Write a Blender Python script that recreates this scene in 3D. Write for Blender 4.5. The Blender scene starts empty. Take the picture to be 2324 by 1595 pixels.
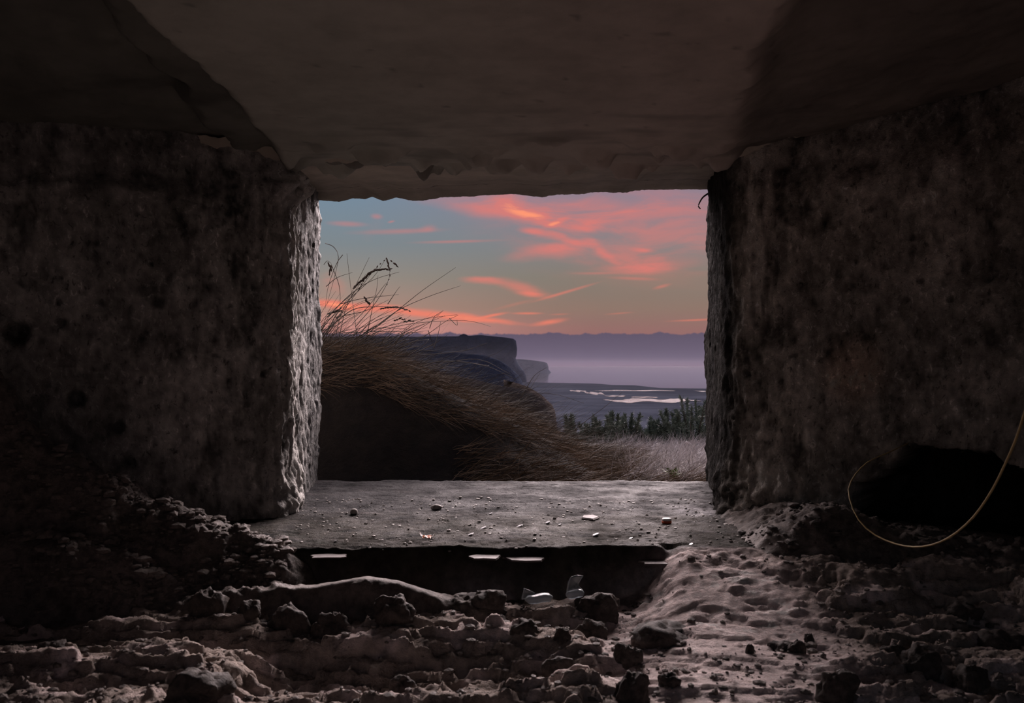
import bpy, math, random
import numpy as np

# ------------------------------------------------------------------ camera
scn = bpy.context.scene
COL = scn.collection
EYE = 0.5                      # eye height above the embrasure sill
FPX = 2000.0                   # focal length in pixels of a 2324 px wide frame
cam_d = bpy.data.cameras.new('camera')
cam_d.sensor_width = 36.0
cam_d.lens = 36.0 * FPX / 2324.0
cam_d.shift_y = 32.5 / 2324.0
cam_d.clip_start = 0.05
cam_d.clip_end = 60000
cam_d.dof.use_dof = True
cam_d.dof.focus_distance = 4.2
cam_d.dof.aperture_fstop = 9.0
cam = bpy.data.objects.new('camera', cam_d)
cam.location = (0, 0, EYE)
cam.rotation_euler = (math.radians(90), 0, 0)
COL.objects.link(cam)
scn.camera = cam

# ------------------------------------------------------------------ colour management, sampling quality
scn.view_settings.view_transform = 'Standard'
scn.view_settings.look = 'None'
scn.view_settings.gamma = 1.0
scn.view_settings.use_curve_mapping = False
scn.view_settings.exposure = 0.0
scn.cycles.use_denoising = True
scn.cycles.adaptive_threshold = 0.03
scn.cycles.max_bounces = 6
scn.cycles.diffuse_bounces = 3
scn.cycles.glossy_bounces = 3
scn.cycles.transmission_bounces = 6
scn.cycles.transparent_max_bounces = 8
scn.cycles.volume_bounces = 1
scn.cycles.caustics_reflective = False
scn.cycles.caustics_refractive = False
scn.cycles.sample_clamp_indirect = 3.0

def lin(c):
    out = []
    for v in c:
        v = v / 255.0
        out.append(v / 12.92 if v <= 0.04045 else ((v + 0.055) / 1.055) ** 2.4)
    return tuple(out)

def lin4(*c):
    return (*lin(c), 1.0)

# ------------------------------------------------------------------ world: dusk sky as a function of direction
SKY_GAIN = 1.0
world = bpy.data.worlds.new('dusk_sky')
scn.world = world
world.use_nodes = True
wt = world.node_tree
wt.nodes.clear()

class G:
    """tiny node-graph helper"""
    def __init__(self, tree):
        self.t = tree
    def n(self, kind, **kw):
        nd = self.t.nodes.new(kind)
        for k, v in kw.items():
            setattr(nd, k, v)
        return nd
    def link(self, a, b):
        self.t.links.new(a, b)
    def put(self, sock, v):
        if isinstance(v, bpy.types.NodeSocket):
            self.link(v, sock)
        elif v is not None:
            sock.default_value = v
    def math(self, op, a, b=None, c=None, clamp=False):
        nd = self.n('ShaderNodeMath', operation=op, use_clamp=clamp)
        self.put(nd.inputs[0], a)
        if b is not None: self.put(nd.inputs[1], b)
        if c is not None: self.put(nd.inputs[2], c)
        return nd.outputs[0]
    def rng(self, v, a, b, c=0.0, d=1.0, mode='SMOOTHSTEP'):
        nd = self.n('ShaderNodeMapRange', interpolation_type=mode)
        self.put(nd.inputs[0], v)
        for i, x in enumerate((a, b, c, d)):
            self.put(nd.inputs[1 + i], x)
        return nd.outputs[0]
    def mix(self, f, a, b, mode='MIX'):
        nd = self.n('ShaderNodeMix', data_type='RGBA', blend_type=mode)
        self.put(nd.inputs[0], f)
        self.put(nd.inputs[6], a)
        self.put(nd.inputs[7], b)
        return nd.outputs[2]
    def noise(self, vec, scale, detail=4.0, rough=0.55, dist=0.0, dim='3D'):
        nd = self.n('ShaderNodeTexNoise', noise_dimensions=dim)
        self.put(nd.inputs['Vector'], vec)
        nd.inputs['Scale'].default_value = scale
        nd.inputs['Detail'].default_value = detail
        nd.inputs['Roughness'].default_value = rough
        nd.inputs['Distortion'].default_value = dist
        return nd.outputs[0]
    def ramp(self, f, stops, interp='LINEAR'):
        nd = self.n('ShaderNodeValToRGB')
        cr = nd.color_ramp
        cr.interpolation = interp
        while len(cr.elements) < len(stops):
            cr.elements.new(0.5)
        for e, (p, c) in zip(cr.elements, stops):
            e.position = p
            e.color = c
        self.put(nd.inputs[0], f)
        return nd.outputs[0]
    def mapping(self, vec, scale=(1, 1, 1), loc=(0, 0, 0), rot=(0, 0, 0), kind='POINT'):
        nd = self.n('ShaderNodeMapping', vector_type=kind)
        self.put(nd.inputs[0], vec)
        nd.inputs['Location'].default_value = loc
        nd.inputs['Rotation'].default_value = rot
        nd.inputs['Scale'].default_value = scale
        return nd.outputs[0]
    def xyz(self, x, y, z):
        nd = self.n('ShaderNodeCombineXYZ')
        for i, v in enumerate((x, y, z)):
            self.put(nd.inputs[i], v)
        return nd.outputs[0]
    def vmath(self, op, a, b=None):
        nd = self.n('ShaderNodeVectorMath', operation=op)
        self.put(nd.inputs[0], a)
        if b is not None: self.put(nd.inputs[1], b)
        return nd.outputs['Value'] if op in ('LENGTH', 'DOT_PRODUCT') else nd.outputs[0]

g = G(wt)
tc = g.n('ShaderNodeTexCoord')
sep = g.n('ShaderNodeSeparateXYZ')
g.link(tc.outputs['Generated'], sep.inputs[0])
az = g.math('ARCTAN2', sep.outputs[0], sep.outputs[1])
el = g.math('ARCSINE', sep.outputs[2])
ang = g.xyz(az, el, 0.0)

def azel(px, py):
    u, v = (px - 1162) / FPX, (830 - py) / FPX
    return math.atan(u), math.atan2(v, math.hypot(1, u))

# vertical gradient, warm near the horizon and blue-grey above, a little pinker to the left
elp = g.math('MAXIMUM', el, 0.0)
t_el = g.math('MULTIPLY', elp, 1.0 / 0.5, clamp=True)
base_l = g.ramp(t_el, [(0.0, lin4(200, 140, 138)), (0.085, lin4(212, 150, 140)), (0.13, lin4(172, 138, 124)), (0.20, lin4(146, 138, 130)),
                       (0.27, lin4(126, 135, 140)), (0.38, lin4(116, 138, 156)), (1.0, lin4(92, 112, 140))])
base_r = g.ramp(t_el, [(0.0, lin4(150, 106, 110)), (0.075, lin4(148, 106, 102)), (0.13, lin4(142, 118, 106)), (0.20, lin4(132, 124, 114)),
                       (0.27, lin4(128, 130, 132)), (0.38, lin4(140, 128, 142)), (1.0, lin4(96, 108, 136))])
f_lr = g.rng(az, -0.22, 0.10)
sky = g.mix(f_lr, base_l, base_r)

# streaky cirrus all round the sky
warp = g.n('ShaderNodeTexNoise', noise_dimensions='3D')
g.link(g.mapping(ang, scale=(9, 26, 1)), warp.inputs['Vector'])
warp.inputs['Scale'].default_value = 1.0
warp.inputs['Detail'].default_value = 4.0
wv = g.vmath('SUBTRACT', warp.outputs['Color'], (0.5, 0.5, 0.5))
wv = g.vmath('MULTIPLY', wv, (0.05, 0.022, 0.0))
angw = g.vmath('ADD', ang, wv)
streak = g.noise(g.mapping(angw, scale=(7, 34, 1), rot=(0, 0, math.radians(-9))), 1.0, 6.0, 0.6, 0.4)
veil = g.noise(g.mapping(angw, scale=(4, 11, 1), loc=(3.1, 1.7, 0), rot=(0, 0, math.radians(-14))), 1.0, 4.0, 0.55, 0.3)

# clouds of this evening: centre px, half length, half thickness, tilt (deg, + rises to the right), strength
clouds = [
    # broad pink field upper right
    (1400, 520, 330, 100, -8, 0.55), (1250, 470, 240, 45, -14, 0.60), (1500, 462, 170, 30, -4, 0.36), (1500, 590, 200, 26, -3, 0.45),
    (1560, 500, 110, 30, 8, 0.25), (1590, 560, 90, 40, 4, 0.30), (1130, 470, 150, 28, -16, 0.45),
    (1090, 480, 170, 16, -11, 0.40), (1180, 480, 70, 18, -26, 0.40), (1380, 465, 120, 14, -6, 0.40),
    (1250, 540, 75, 9, -14, 0.85), (1205, 524, 30, 7, -4, 0.75), (1260, 507, 42, 8, 27, 0.62), (1330, 515, 60, 16, 10, 0.55),
    (1240, 572, 85, 13, 2, 0.55), (1300, 560, 60, 12, 8, 0.45), (1460, 568, 30, 5, -6, 0.5), (1480, 602, 110, 12, 3, 0.55),
    (1360, 568, 60, 10, -28, 0.40),
    # thin streaks left
    (888, 503, 9, 2.5, 12, 0.7), (905, 525, 105, 6, 3, 0.50), (790, 508, 46, 6, -1, 0.55), (855, 491, 15, 6, -4, 0.60), (975, 515, 26, 8, 0, 0.40),
    (1040, 548, 105, 3.5, 2, 0.42), (1180, 583, 60, 8, -2, 0.2), (850, 515, 16, 24, 0, 0.22),
    # mid clouds
    (1095, 641, 50, 10, -5, 0.85), (1180, 655, 72, 14, -14, 0.62), (1205, 668, 34, 6, -8, 0.60), (1280, 664, 78, 3.5, 16, 0.75),
    (1440, 632, 60, 4, -3, 0.35), (1502, 650, 22, 4, 14, 0.40), (1350, 620, 60, 3, 0, 0.28), (1170, 690, 60, 4, 14, 0.22),
    # bright low bars
    (880, 706, 190, 13, -5, 1.05), (1080, 724, 120, 9, -6, 1.05), (760, 690, 60, 10, -4, 0.8), (1120, 715, 36, 3.5, 10, 1.0), (1196, 711, 38, 3, 0, 0.95),
    (1246, 731, 44, 6, 9, 0.90), (1405, 711, 34, 2.2, 4, 0.40), (1580, 726, 70, 2.5, 2, 0.48), (750, 640, 30, 26, 30, 0.4), (1270, 713, 26, 2, 2, 0.35),
]
acc = {True: None, False: None}
for (cx, cy, L, T, tilt, s) in clouds:
    a0, e0 = azel(cx, cy)
    broad = T > 18
    v = g.mapping(angw if T > 7 else ang, scale=(1.3 * L / FPX, 1.5 * T / FPX, 1), loc=(a0, e0, 0), rot=(0, 0, math.radians(tilt)), kind='TEXTURE')
    d = g.vmath('LENGTH', v)
    b = g.rng(d, 1.0, 0.0, 0.0, s)
    acc[broad] = b if acc[broad] is None else g.math('ADD', acc[broad], b)
local = g.math('ADD', g.math('MULTIPLY', acc[True], g.rng(streak, 0.36, 0.62, 0.18, 1.0)), g.math('MULTIPLY', acc[False], g.rng(streak, 0.34, 0.6, 0.72, 1.15)))
every = g.math('MULTIPLY', g.rng(veil, 0.50, 0.72), g.rng(streak, 0.38, 0.68))
every = g.math('MULTIPLY', every, g.rng(el, 0.10, 0.24, 0.12, 0.50))
cov = g.math('ADD', local, every)
cov_soft = g.rng(cov, 0.0, 1.0, 0.0, 1.0, 'LINEAR')
cloud_hi = g.mix(g.rng(el, 0.05, 0.12), lin4(240, 128, 104), lin4(222, 124, 116))
sky = g.mix(g.math('MULTIPLY', cov_soft, 0.85), sky, cloud_hi)
core = g.rng(cov, 1.05, 1.6)
sky = g.mix(core, sky, lin4(255, 152, 116))

# low bank of cloud on the sea horizon
edge = g.noise(g.xyz(g.math('MULTIPLY', az, 34.0), 0.0, 0.0), 1.0, 5.0, 0.6)
bank_top = g.math('ADD', 0.0362, g.math('MULTIPLY', g.math('SUBTRACT', edge, 0.5), 0.016))
f_bank = g.rng(g.math('SUBTRACT', el, bank_top), 0.0012, -0.0012)
bank_col = g.ramp(g.math('MULTIPLY', elp, 1 / 0.045), [(0.0, lin4(124, 104, 122)), (0.22, lin4(106, 94, 114)), (0.8, lin4(94, 83, 102)), (1.0, lin4(100, 85, 102))])
sky = g.mix(f_bank, sky, bank_col)
bg = g.n('ShaderNodeBackground')
g.link(sky, bg.inputs[0])
bg.inputs[1].default_value = SKY_GAIN
wo = g.n('ShaderNodeOutputWorld')
g.link(bg.outputs[0], wo.inputs[0])
world.cycles.sampling_method = 'MANUAL'
world.cycles.sample_map_resolution = 512

# the broad afterglow of the sun that has just set: two soft lobes of bright dusk sky
def glow(name, energy, angle, color, az_deg, el_deg):
    d = bpy.data.lights.new(name, 'SUN')
    d.energy, d.angle, d.color = energy, math.radians(angle), color
    o = bpy.data.objects.new(name, d)
    COL.objects.link(o)
    o.rotation_euler = (math.radians(90 - el_deg), 0, math.pi - math.radians(az_deg))
    o.location = (2, 6, 6)
glow('afterglow', 8.6, 38, (1.0, 0.83, 0.83), 14, 28)
glow('afterglow_side', 2.6, 38, (1.0, 0.82, 0.82), -34, 28)

# ------------------------------------------------------------------ helpers
rng = np.random.default_rng(7)
random.seed(7)

def P(px, py, Y):
    """survey: the point at distance Y seen at that pixel of the photograph"""
    return ((px - 1162) / FPX * Y, Y, EYE + (830 - py) / FPX * Y)

_perm = np.random.default_rng(11).permutation(256)
_perm = np.concatenate([_perm, _perm, _perm])
_gr = np.random.default_rng(12).normal(size=(256, 3))
_gr /= np.linalg.norm(_gr, axis=1)[:, None]

def perlin(p):
    p = np.asarray(p, float)
    i = np.floor(p).astype(int)
    f = p - i
    i &= 255
    u = f * f * f * (f * (f * 6 - 15) + 10)
    r = 0
    for dx in (0, 1):
        wx = u[:, 0] if dx else 1 - u[:, 0]
        a = _perm[(i[:, 0] + dx) & 255]
        for dy in (0, 1):
            wy = u[:, 1] if dy else 1 - u[:, 1]
            b = _perm[(a + i[:, 1] + dy) & 255]
            for dz in (0, 1):
                wz = u[:, 2] if dz else 1 - u[:, 2]
                h = _perm[(b + i[:, 2] + dz) & 255]
                gv = _gr[h]
                d = gv[:, 0] * (f[:, 0] - dx) + gv[:, 1] * (f[:, 1] - dy) + gv[:, 2] * (f[:, 2] - dz)
                r = r + wx * wy * wz * d
    return r * 1.5

def fbm(p, octaves=4, gain=0.5, lac=2.03, ridged=False):
    p = np.asarray(p, float)
    a, s, tot = 1.0, np.zeros(len(p)), 0.0
    for k in range(octaves):
        n = perlin(p + 17.3 * k)
        if ridged:
            n = 1 - 2 * np.abs(n)
        s += a * n
        tot += a
        a *= gain
        p = p * lac
    return s / tot

def pts3(x, y, z=None, s=1.0, off=0.0):
    x = np.asarray(x, float)
    z = np.zeros_like(x) if z is None else z
    if np.isscalar(s): s = (s, s, s)
    return np.stack([x / s[0] + off, np.asarray(y) / s[1] + off * 1.7, np.asarray(z) / s[2] - off], 1)

def smooth(a, b, x):
    t = np.clip((np.asarray(x, float) - a) / (b - a), 0, 1)
    return t * t * (3 - 2 * t)

def mix(a, b, t):
    return a + (b - a) * t

def link(o, parent=None, loc=None):
    COL.objects.link(o)
    if parent is not None: o.parent = parent
    if loc is not None: o.location = loc
    return o

def mesh_obj(name, verts, faces, mat, parent=None, smooth_sh=True, colors=None, loc=None):
    me = bpy.data.meshes.new(name)
    verts = np.asarray(verts, dtype=np.float32)
    if isinstance(faces, np.ndarray):
        n, k = faces.shape
        me.vertices.add(len(verts))
        me.vertices.foreach_set('co', verts.ravel())
        me.loops.add(n * k)
        me.loops.foreach_set('vertex_index', faces.astype(np.int32).ravel())
        me.polygons.add(n)
        me.polygons.foreach_set('loop_start', np.arange(0, n * k, k, dtype=np.int32))
        me.update(calc_edges=True)
    else:
        me.from_pydata([tuple(v) for v in verts.tolist()], [], faces)
        me.update()
    if colors is not None:
        at = me.color_attributes.new('tint', 'FLOAT_COLOR', 'POINT')
        c = np.ones((len(verts), 4), np.float32)
        c[:, :3] = colors
        at.data.foreach_set('color', c.ravel())
    me.polygons.foreach_set('use_smooth', np.full(len(me.polygons), smooth_sh))
    if mat is not None:
        me.materials.append(mat)
    me.validate()
    return link(bpy.data.objects.new(name, me), parent, loc)

def grid_faces(nu, nv, flip=False):
    i = np.arange(nu * nv).reshape(nu, nv)
    a, b, c, d = i[:-1, :-1].ravel(), i[1:, :-1].ravel(), i[1:, 1:].ravel(), i[:-1, 1:].ravel()
    return np.stack([a, d, c, b] if flip else [a, b, c, d], 1)

def tag(o, label, cat=None, group=None, kind=None):
    o['label'] = label
    if cat: o['category'] = cat
    if group: o['group'] = group
    if kind: o['kind'] = kind
    return o

def empty(name, loc=(0, 0, 0)):
    o = bpy.data.objects.new(name, None)
    o.empty_display_size = 0.05
    return link(o, None, loc)

# ------------------------------------------------------------------ materials
def new_mat(name):
    m = bpy.data.materials.new(name)
    m.use_nodes = True
    m.node_tree.nodes.clear()
    gg = G(m.node_tree)
    out = gg.n('ShaderNodeOutputMaterial')
    b = gg.n('ShaderNodeBsdfPrincipled')
    gg.link(b.outputs[0], out.inputs[0])
    return m, gg, b

def rough_mat(name, ca, cb, scale=30, rough=(0.6, 0.95), bump=0.4, bscale=140, dist=0.006, spec=0.4, tint=False, stretch=(1, 1, 1), glint=0.0, fleck=0.0):
    m, gg, b = new_mat(name)
    t = gg.n('ShaderNodeTexCoord')
    v = gg.mapping(t.outputs['Object'], scale=stretch)
    n1 = gg.noise(v, scale, 6, 0.62)
    n2 = gg.noise(v, scale * 0.13, 4, 0.6, 0.4)
    f = gg.rng(gg.math('ADD', gg.math('MULTIPLY', n1, 0.55), gg.math('MULTIPLY', n2, 0.45)), 0.36, 0.64)
    col = gg.mix(f, (*ca, 1), (*cb, 1))
    if fleck:                                            # worn pale flecks and dark specks in the skin of the concrete
        fl = gg.noise(gg.mapping(t.outputs['Object'], scale=(1, 1, 0.6)), 62, 5, 0.7, 0.6)
        col = gg.mix(gg.rng(fl, 0.56, 0.68, 0.0, fleck), col, (0.86, 0.83, 0.80, 1))
        col = gg.mix(gg.rng(fl, 0.44, 0.32, 0.0, fleck), col, (0.06, 0.055, 0.05, 1))
    if tint:
        at = gg.n('ShaderNodeAttribute', attribute_name='tint')
        col = gg.mix(1.0, col, at.outputs['Color'], 'MULTIPLY')
    gg.link(col, b.inputs['Base Color'])
    nf = gg.noise(v, bscale, 5, 0.65)
    nf2 = gg.noise(v, bscale * 4.5, 3, 0.6)
    h = gg.math('ADD', nf, gg.math('MULTIPLY', nf2, 0.35))
    bp = gg.n('ShaderNodeBump')
    bp.inputs['Strength'].default_value = bump
    bp.inputs['Distance'].default_value = dist
    gg.link(h, bp.inputs['Height'])
    gg.link(bp.outputs[0], b.inputs['Normal'])
    r = gg.rng(n2, 0.3, 0.7, rough[1], rough[0], 'LINEAR')
    if glint:
        r = gg.math('SUBTRACT', r, gg.rng(nf2, 0.62, 0.72, 0.0, glint))
    gg.put(b.inputs['Roughness'], r)
    b.inputs['Specular IOR Level'].default_value = spec
    return m

def plain_mat(name, col, rough=0.6, spec=0.4, metal=0.0, scale=60, vary=0.18, trans=0.0):
    m, gg, b = new_mat(name)
    t = gg.n('ShaderNodeTexCoord')
    n = gg.noise(t.outputs['Object'], scale, 4, 0.6)
    f = gg.rng(n, 0.3, 0.7, 1 - vary, 1 + vary, 'LINEAR')
    c = gg.vmath('SCALE', (col[0], col[1], col[2]))
    nd = c.node
    gg.link(f, nd.inputs['Scale'])
    gg.link(c, b.inputs['Base Color'])
    b.inputs['Roughness'].default_value = rough
    b.inputs['Specular IOR Level'].default_value = spec
    b.inputs['Metallic'].default_value = metal
    b.inputs['Transmission Weight'].default_value = trans
    return m

M = {}
M['wall'] = rough_mat('weathered_concrete', (0.31, 0.30, 0.28), (0.50, 0.485, 0.455), 26, (0.40, 0.8), 0.9, 100, 0.012, 0.22, tint=True, glint=0.25, fleck=0.75)
M['wall_dry'] = rough_mat('dry_weathered_concrete', (0.31, 0.292, 0.262), (0.50, 0.468, 0.424), 26, (0.7, 0.9), 0.9, 100, 0.012, 0.04, tint=True, fleck=0.75)
M['ceiling'] = rough_mat('ceiling_concrete', (0.50, 0.475, 0.425), (0.66, 0.62, 0.56), 9, (0.7, 0.9), 0.25, 60, 0.004, 0.3, tint=True)
M['floor'] = rough_mat('trodden_soil_and_concrete', (0.62, 0.62, 0.62), (1.15, 1.12, 1.1), 45, (0.45, 0.85), 0.8, 120, 0.012, 0.03, tint=True, glint=0.3)
M['soil'] = rough_mat('dark_crumbly_soil', (0.07, 0.059, 0.051), (0.26, 0.215, 0.19), 40, (0.55, 0.9), 0.9, 130, 0.010, 0.4, glint=0.25)
M['clod'] = rough_mat('soil_clod_skin', (0.045, 0.037, 0.033), (0.15, 0.12, 0.105), 60, (0.5, 0.9), 0.9, 160, 0.007, 0.4, glint=0.25)
M['crumb'] = rough_mat('soil_crumb_skin', (0.12, 0.10, 0.088), (0.26, 0.215, 0.19), 60, (0.5, 0.9), 0.9, 160, 0.007, 0.4, glint=0.25)
M['stone'] = rough_mat('pale_stone', (0.26, 0.24, 0.22), (0.44, 0.40, 0.37), 50, (0.45, 0.8), 0.4, 160, 0.003, 0.45)
M['chip'] = plain_mat('white_chip', (0.50, 0.50, 0.52), 0.4, 0.5)
M['flake'] = rough_mat('concrete_flake', (0.08, 0.062, 0.06), (0.15, 0.118, 0.112), 60, (0.5, 0.8), 0.3, 150, 0.003, 0.4)
M['orange'] = plain_mat('orange_plastic', (0.72, 0.20, 0.05), 0.45)
M['white_plastic'] = plain_mat('white_plastic', (0.75, 0.74, 0.73), 0.4)
M['red_plastic'] = plain_mat('orange_red_plastic', (0.62, 0.11, 0.04), 0.4)
M['stalk'] = plain_mat('golden_dry_stalk', (0.42, 0.30, 0.13), 0.55)
M['root'] = plain_mat('dark_root', (0.04, 0.032, 0.028), 0.8)
M['straw_dark'] = plain_mat('brown_dry_grass', (0.115, 0.083, 0.060), 0.75, 0.05, scale=9, vary=0.55)
M['straw_pale'] = plain_mat('pale_dry_grass', (0.34, 0.315, 0.33), 0.65, 0.1, scale=7, vary=0.45)
M['stem'] = plain_mat('tall_grass_stem', (0.035, 0.027, 0.020), 0.7, 0.3, scale=12, vary=0.4)
M['seed'] = plain_mat('grass_seed_head', (0.03, 0.022, 0.018), 0.85, 0.2, scale=80, vary=0.4)
M['gorse'] = plain_mat('gorse_green', (0.105, 0.13, 0.11), 0.6, 0.1, scale=9, vary=0.5)
M['wood'] = plain_mat('gorse_wood', (0.06, 0.05, 0.042), 0.8)
M['green'] = plain_mat('fresh_green_leaf', (0.07, 0.13, 0.018), 0.5)
M['bank'] = rough_mat('bank_soil', (0.006, 0.0045, 0.0045), (0.017, 0.0125, 0.0105), 14, (0.8, 0.95), 0.9, 40, 0.02, 0.2)
M['turf'] = rough_mat('dry_turf', (0.07, 0.062, 0.056), (0.13, 0.115, 0.108), 5, (0.8, 0.95), 0.8, 30, 0.03, 0.2)
M['beach'] = rough_mat('wet_shingle_beach', (0.020, 0.022, 0.029), (0.040, 0.043, 0.054), 0.03, (0.9, 1.0), 0.4, 0.4, 0.3, 0.0, tint=True)
M['cliff'] = rough_mat('cliff_rock', (0.040, 0.048, 0.074), (0.066, 0.075, 0.108), 0.05, (0.85, 0.95), 0.7, 0.15, 3.0, 0.0)
M['bluff'] = rough_mat('bluff_turf', (0.055, 0.044, 0.040), (0.12, 0.096, 0.088), 0.3, (0.85, 0.95), 0.8, 1.2, 0.5, 0.0)

# clear window-like glass for the shards
m, gg, b = new_mat('broken_glass')
b.inputs['Base Color'].default_value = (0.86, 0.93, 0.97, 1)
b.inputs['Transmission Weight'].default_value = 0.85
b.inputs['Roughness'].default_value = 0.22
b.inputs['IOR'].default_value = 1.5
t = gg.n('ShaderNodeTexCoord')
bp = gg.n('ShaderNodeBump'); bp.inputs['Strength'].default_value = 0.25; bp.inputs['Distance'].default_value = 0.003
gg.link(gg.noise(t.outputs['Object'], 90, 4), bp.inputs['Height']); gg.link(bp.outputs[0], b.inputs['Normal'])
M['glass'] = m
m, gg, b = new_mat('frosted_glass_rim')
b.inputs['Base Color'].default_value = (0.62, 0.70, 0.76, 1)
b.inputs['Transmission Weight'].default_value = 0.35
b.inputs['Roughness'].default_value = 0.3
t = gg.n('ShaderNodeTexCoord')
bp = gg.n('ShaderNodeBump'); bp.inputs['Strength'].default_value = 0.4; bp.inputs['Distance'].default_value = 0.003
gg.link(gg.noise(t.outputs['Object'], 120, 4), bp.inputs['Height']); gg.link(bp.outputs[0], b.inputs['Normal'])
M['glass_rim'] = m
# sea
m, gg, b = new_mat('calm_sea')
b.inputs['Base Color'].default_value = (0.025, 0.028, 0.04, 1)
b.inputs['Roughness'].default_value = 0.04
b.inputs['Specular IOR Level'].default_value = 0.5
t = gg.n('ShaderNodeTexCoord')
v = gg.mapping(t.outputs['Object'], scale=(0.35, 1.0, 1.0))
h = gg.math('ADD', gg.noise(v, 0.10, 4, 0.55), gg.math('MULTIPLY', gg.noise(v, 0.6, 3, 0.5), 0.25))
bp = gg.n('ShaderNodeBump'); bp.inputs['Strength'].default_value = 1.0; bp.inputs['Distance'].default_value = 0.04
gg.link(h, bp.inputs['Height']); gg.link(bp.outputs[0], b.inputs['Normal'])
M['sea'] = m
m, gg, b = new_mat('rippled_pool')
b.inputs['Base Color'].default_value = (0.03, 0.03, 0.04, 1)
b.inputs['Roughness'].default_value = 0.10
t = gg.n('ShaderNodeTexCoord')
bp = gg.n('ShaderNodeBump'); bp.inputs['Strength'].default_value = 1.0; bp.inputs['Distance'].default_value = 0.16
gg.link(gg.noise(t.outputs['Object'], 0.25, 4, 0.6), bp.inputs['Height']); gg.link(bp.outputs[0], b.inputs['Normal'])
M['pool'] = m

# ================================================================== SETTING: the concrete casemate
def resample(path, spacing):
    path = np.array(path, float)
    for _ in range(2):                                   # Chaikin: round the corners a little
        q = [path[0]]
        for a, c in zip(path[:-1], path[1:]):
            L = np.linalg.norm(c - a)
            k = min(0.25, 0.05 / max(L, 1e-6))
            q += [a + (c - a) * k, c - (c - a) * k]
        q.append(path[-1])
        path = np.array(q)
    seg = np.linalg.norm(np.diff(path, axis=0), axis=1)
    s = np.concatenate([[0], np.cumsum(seg)])
    out = [0.0]
    while out[-1] < s[-1]:
        p = np.interp(out[-1], s, np.arange(len(s)))
        out.append(out[-1] + spacing(out[-1]))
    out[-1] = s[-1]
    out = np.array(out)
    return np.stack([np.interp(out, s, path[:, 0]), np.interp(out, s, path[:, 1])], 1), out

def wall_mesh(path, side, dispf, tintf, z0=-0.32, z1=1.36, fine=1.9, step=0.0062):
    pl, s = resample(path, lambda d: step if d < fine else 0.05)
    tg = np.gradient(pl, axis=0)
    tg /= np.linalg.norm(tg, axis=1)[:, None]
    nr = np.stack([tg[:, 1], -tg[:, 0]], 1) * side       # points into the room
    k = 5
    nr = np.stack([np.convolve(np.pad(nr[:, c], k, mode='edge'), np.ones(2 * k + 1) / (2 * k + 1), 'valid') for c in (0, 1)], 1)
    nr /= np.linalg.norm(nr, axis=1)[:, None]
    zs = np.arange(z0, z1 + 1e-6, step)
    nu, nv = len(pl), len(zs)
    X = np.repeat(pl[:, 0], nv); Y = np.repeat(pl[:, 1], nv); S = np.repeat(s, nv); Z = np.tile(zs, nu)
    NX = np.repeat(nr[:, 0], nv); NY = np.repeat(nr[:, 1], nv)
    d = dispf(X, Y, Z, S)
    V = np.stack([X + NX * d, Y + NY * d, Z], 1)
    return V, grid_faces(nu, nv, side > 0), tintf(X, Y, Z, S, d), d

def rough_relief(X, Y, Z, S, amp=1.0):
    lum = 0.018 * fbm(pts3(S, Z, X * 0, (0.30, 0.34, 1)), 3)
    med = 0.017 * fbm(pts3(S, Z, X * 0, (0.075, 0.12, 1), 3.3), 4, 0.55)
    fin = 0.0065 * fbm(pts3(S, Z, X * 0, (0.022, 0.034, 1), 7.7), 3, 0.55)
    pit = fbm(pts3(S, Z, X * 0, (0.05, 0.055, 1), 21.1), 2)
    pits = -0.016 * smooth(0.46, 0.60, pit)
    corner = np.exp(-((S - 1.12) / 0.20) ** 2)
    scal = 0.020 * corner * fbm(pts3(S, Z, X * 0, (0.055, 0.13, 1), 25.1), 4, 0.6)
    return amp * (lum + med + fin) + pits + scal

def relief_shade(S, Z):
    """relief shading painted as colour: darker hollows and pits, paler ridges"""
    med = fbm(pts3(S, Z, S * 0, (0.075, 0.12, 1), 3.3), 4, 0.55)
    fin = fbm(pts3(S, Z, S * 0, (0.022, 0.034, 1), 7.7), 3, 0.55)
    sc = fbm(pts3(S, Z, S * 0, (0.055, 0.13, 1), 25.1), 4, 0.6) * np.exp(-((S - 1.12) / 0.20) ** 2)
    pit = smooth(0.44, 0.58, fbm(pts3(S, Z, S * 0, (0.05, 0.055, 1), 21.1), 2))
    vein = smooth(0.72, 0.92, fbm(pts3(S, Z, S * 0, (0.06, 0.10, 1), 27.5), 4, 0.6, ridged=True))
    return np.clip(1 + 1.1 * med + 0.9 * fin + 1.6 * sc + 0.5 * vein, 0.25, 2.2) * (1 - 0.5 * pit)  # shading of the relief put into the tint so it reads

def blot(S, Z, s0, z0, rs_, rz, seed):
    q = ((S - s0) / rs_) ** 2 + ((Z - z0) / rz) ** 2
    return np.exp(-q) * smooth(-0.15, 0.35, fbm(pts3(S, Z, S * 0, (0.03, 0.07, 1), seed), 3) + 0.1)

def pick_pits(S, Z, lst):
    d = 0
    for (s0, z0, r, dep) in lst:
        q = np.sqrt(((S - s0) / r) ** 2 + ((Z - z0) / (r * 0.9)) ** 2)
        d = d - dep * (1 - smooth(0.55, 1.0, q)) + 0.25 * dep * np.exp(-((q - 1.15) / 0.2) ** 2)
    return d

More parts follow.
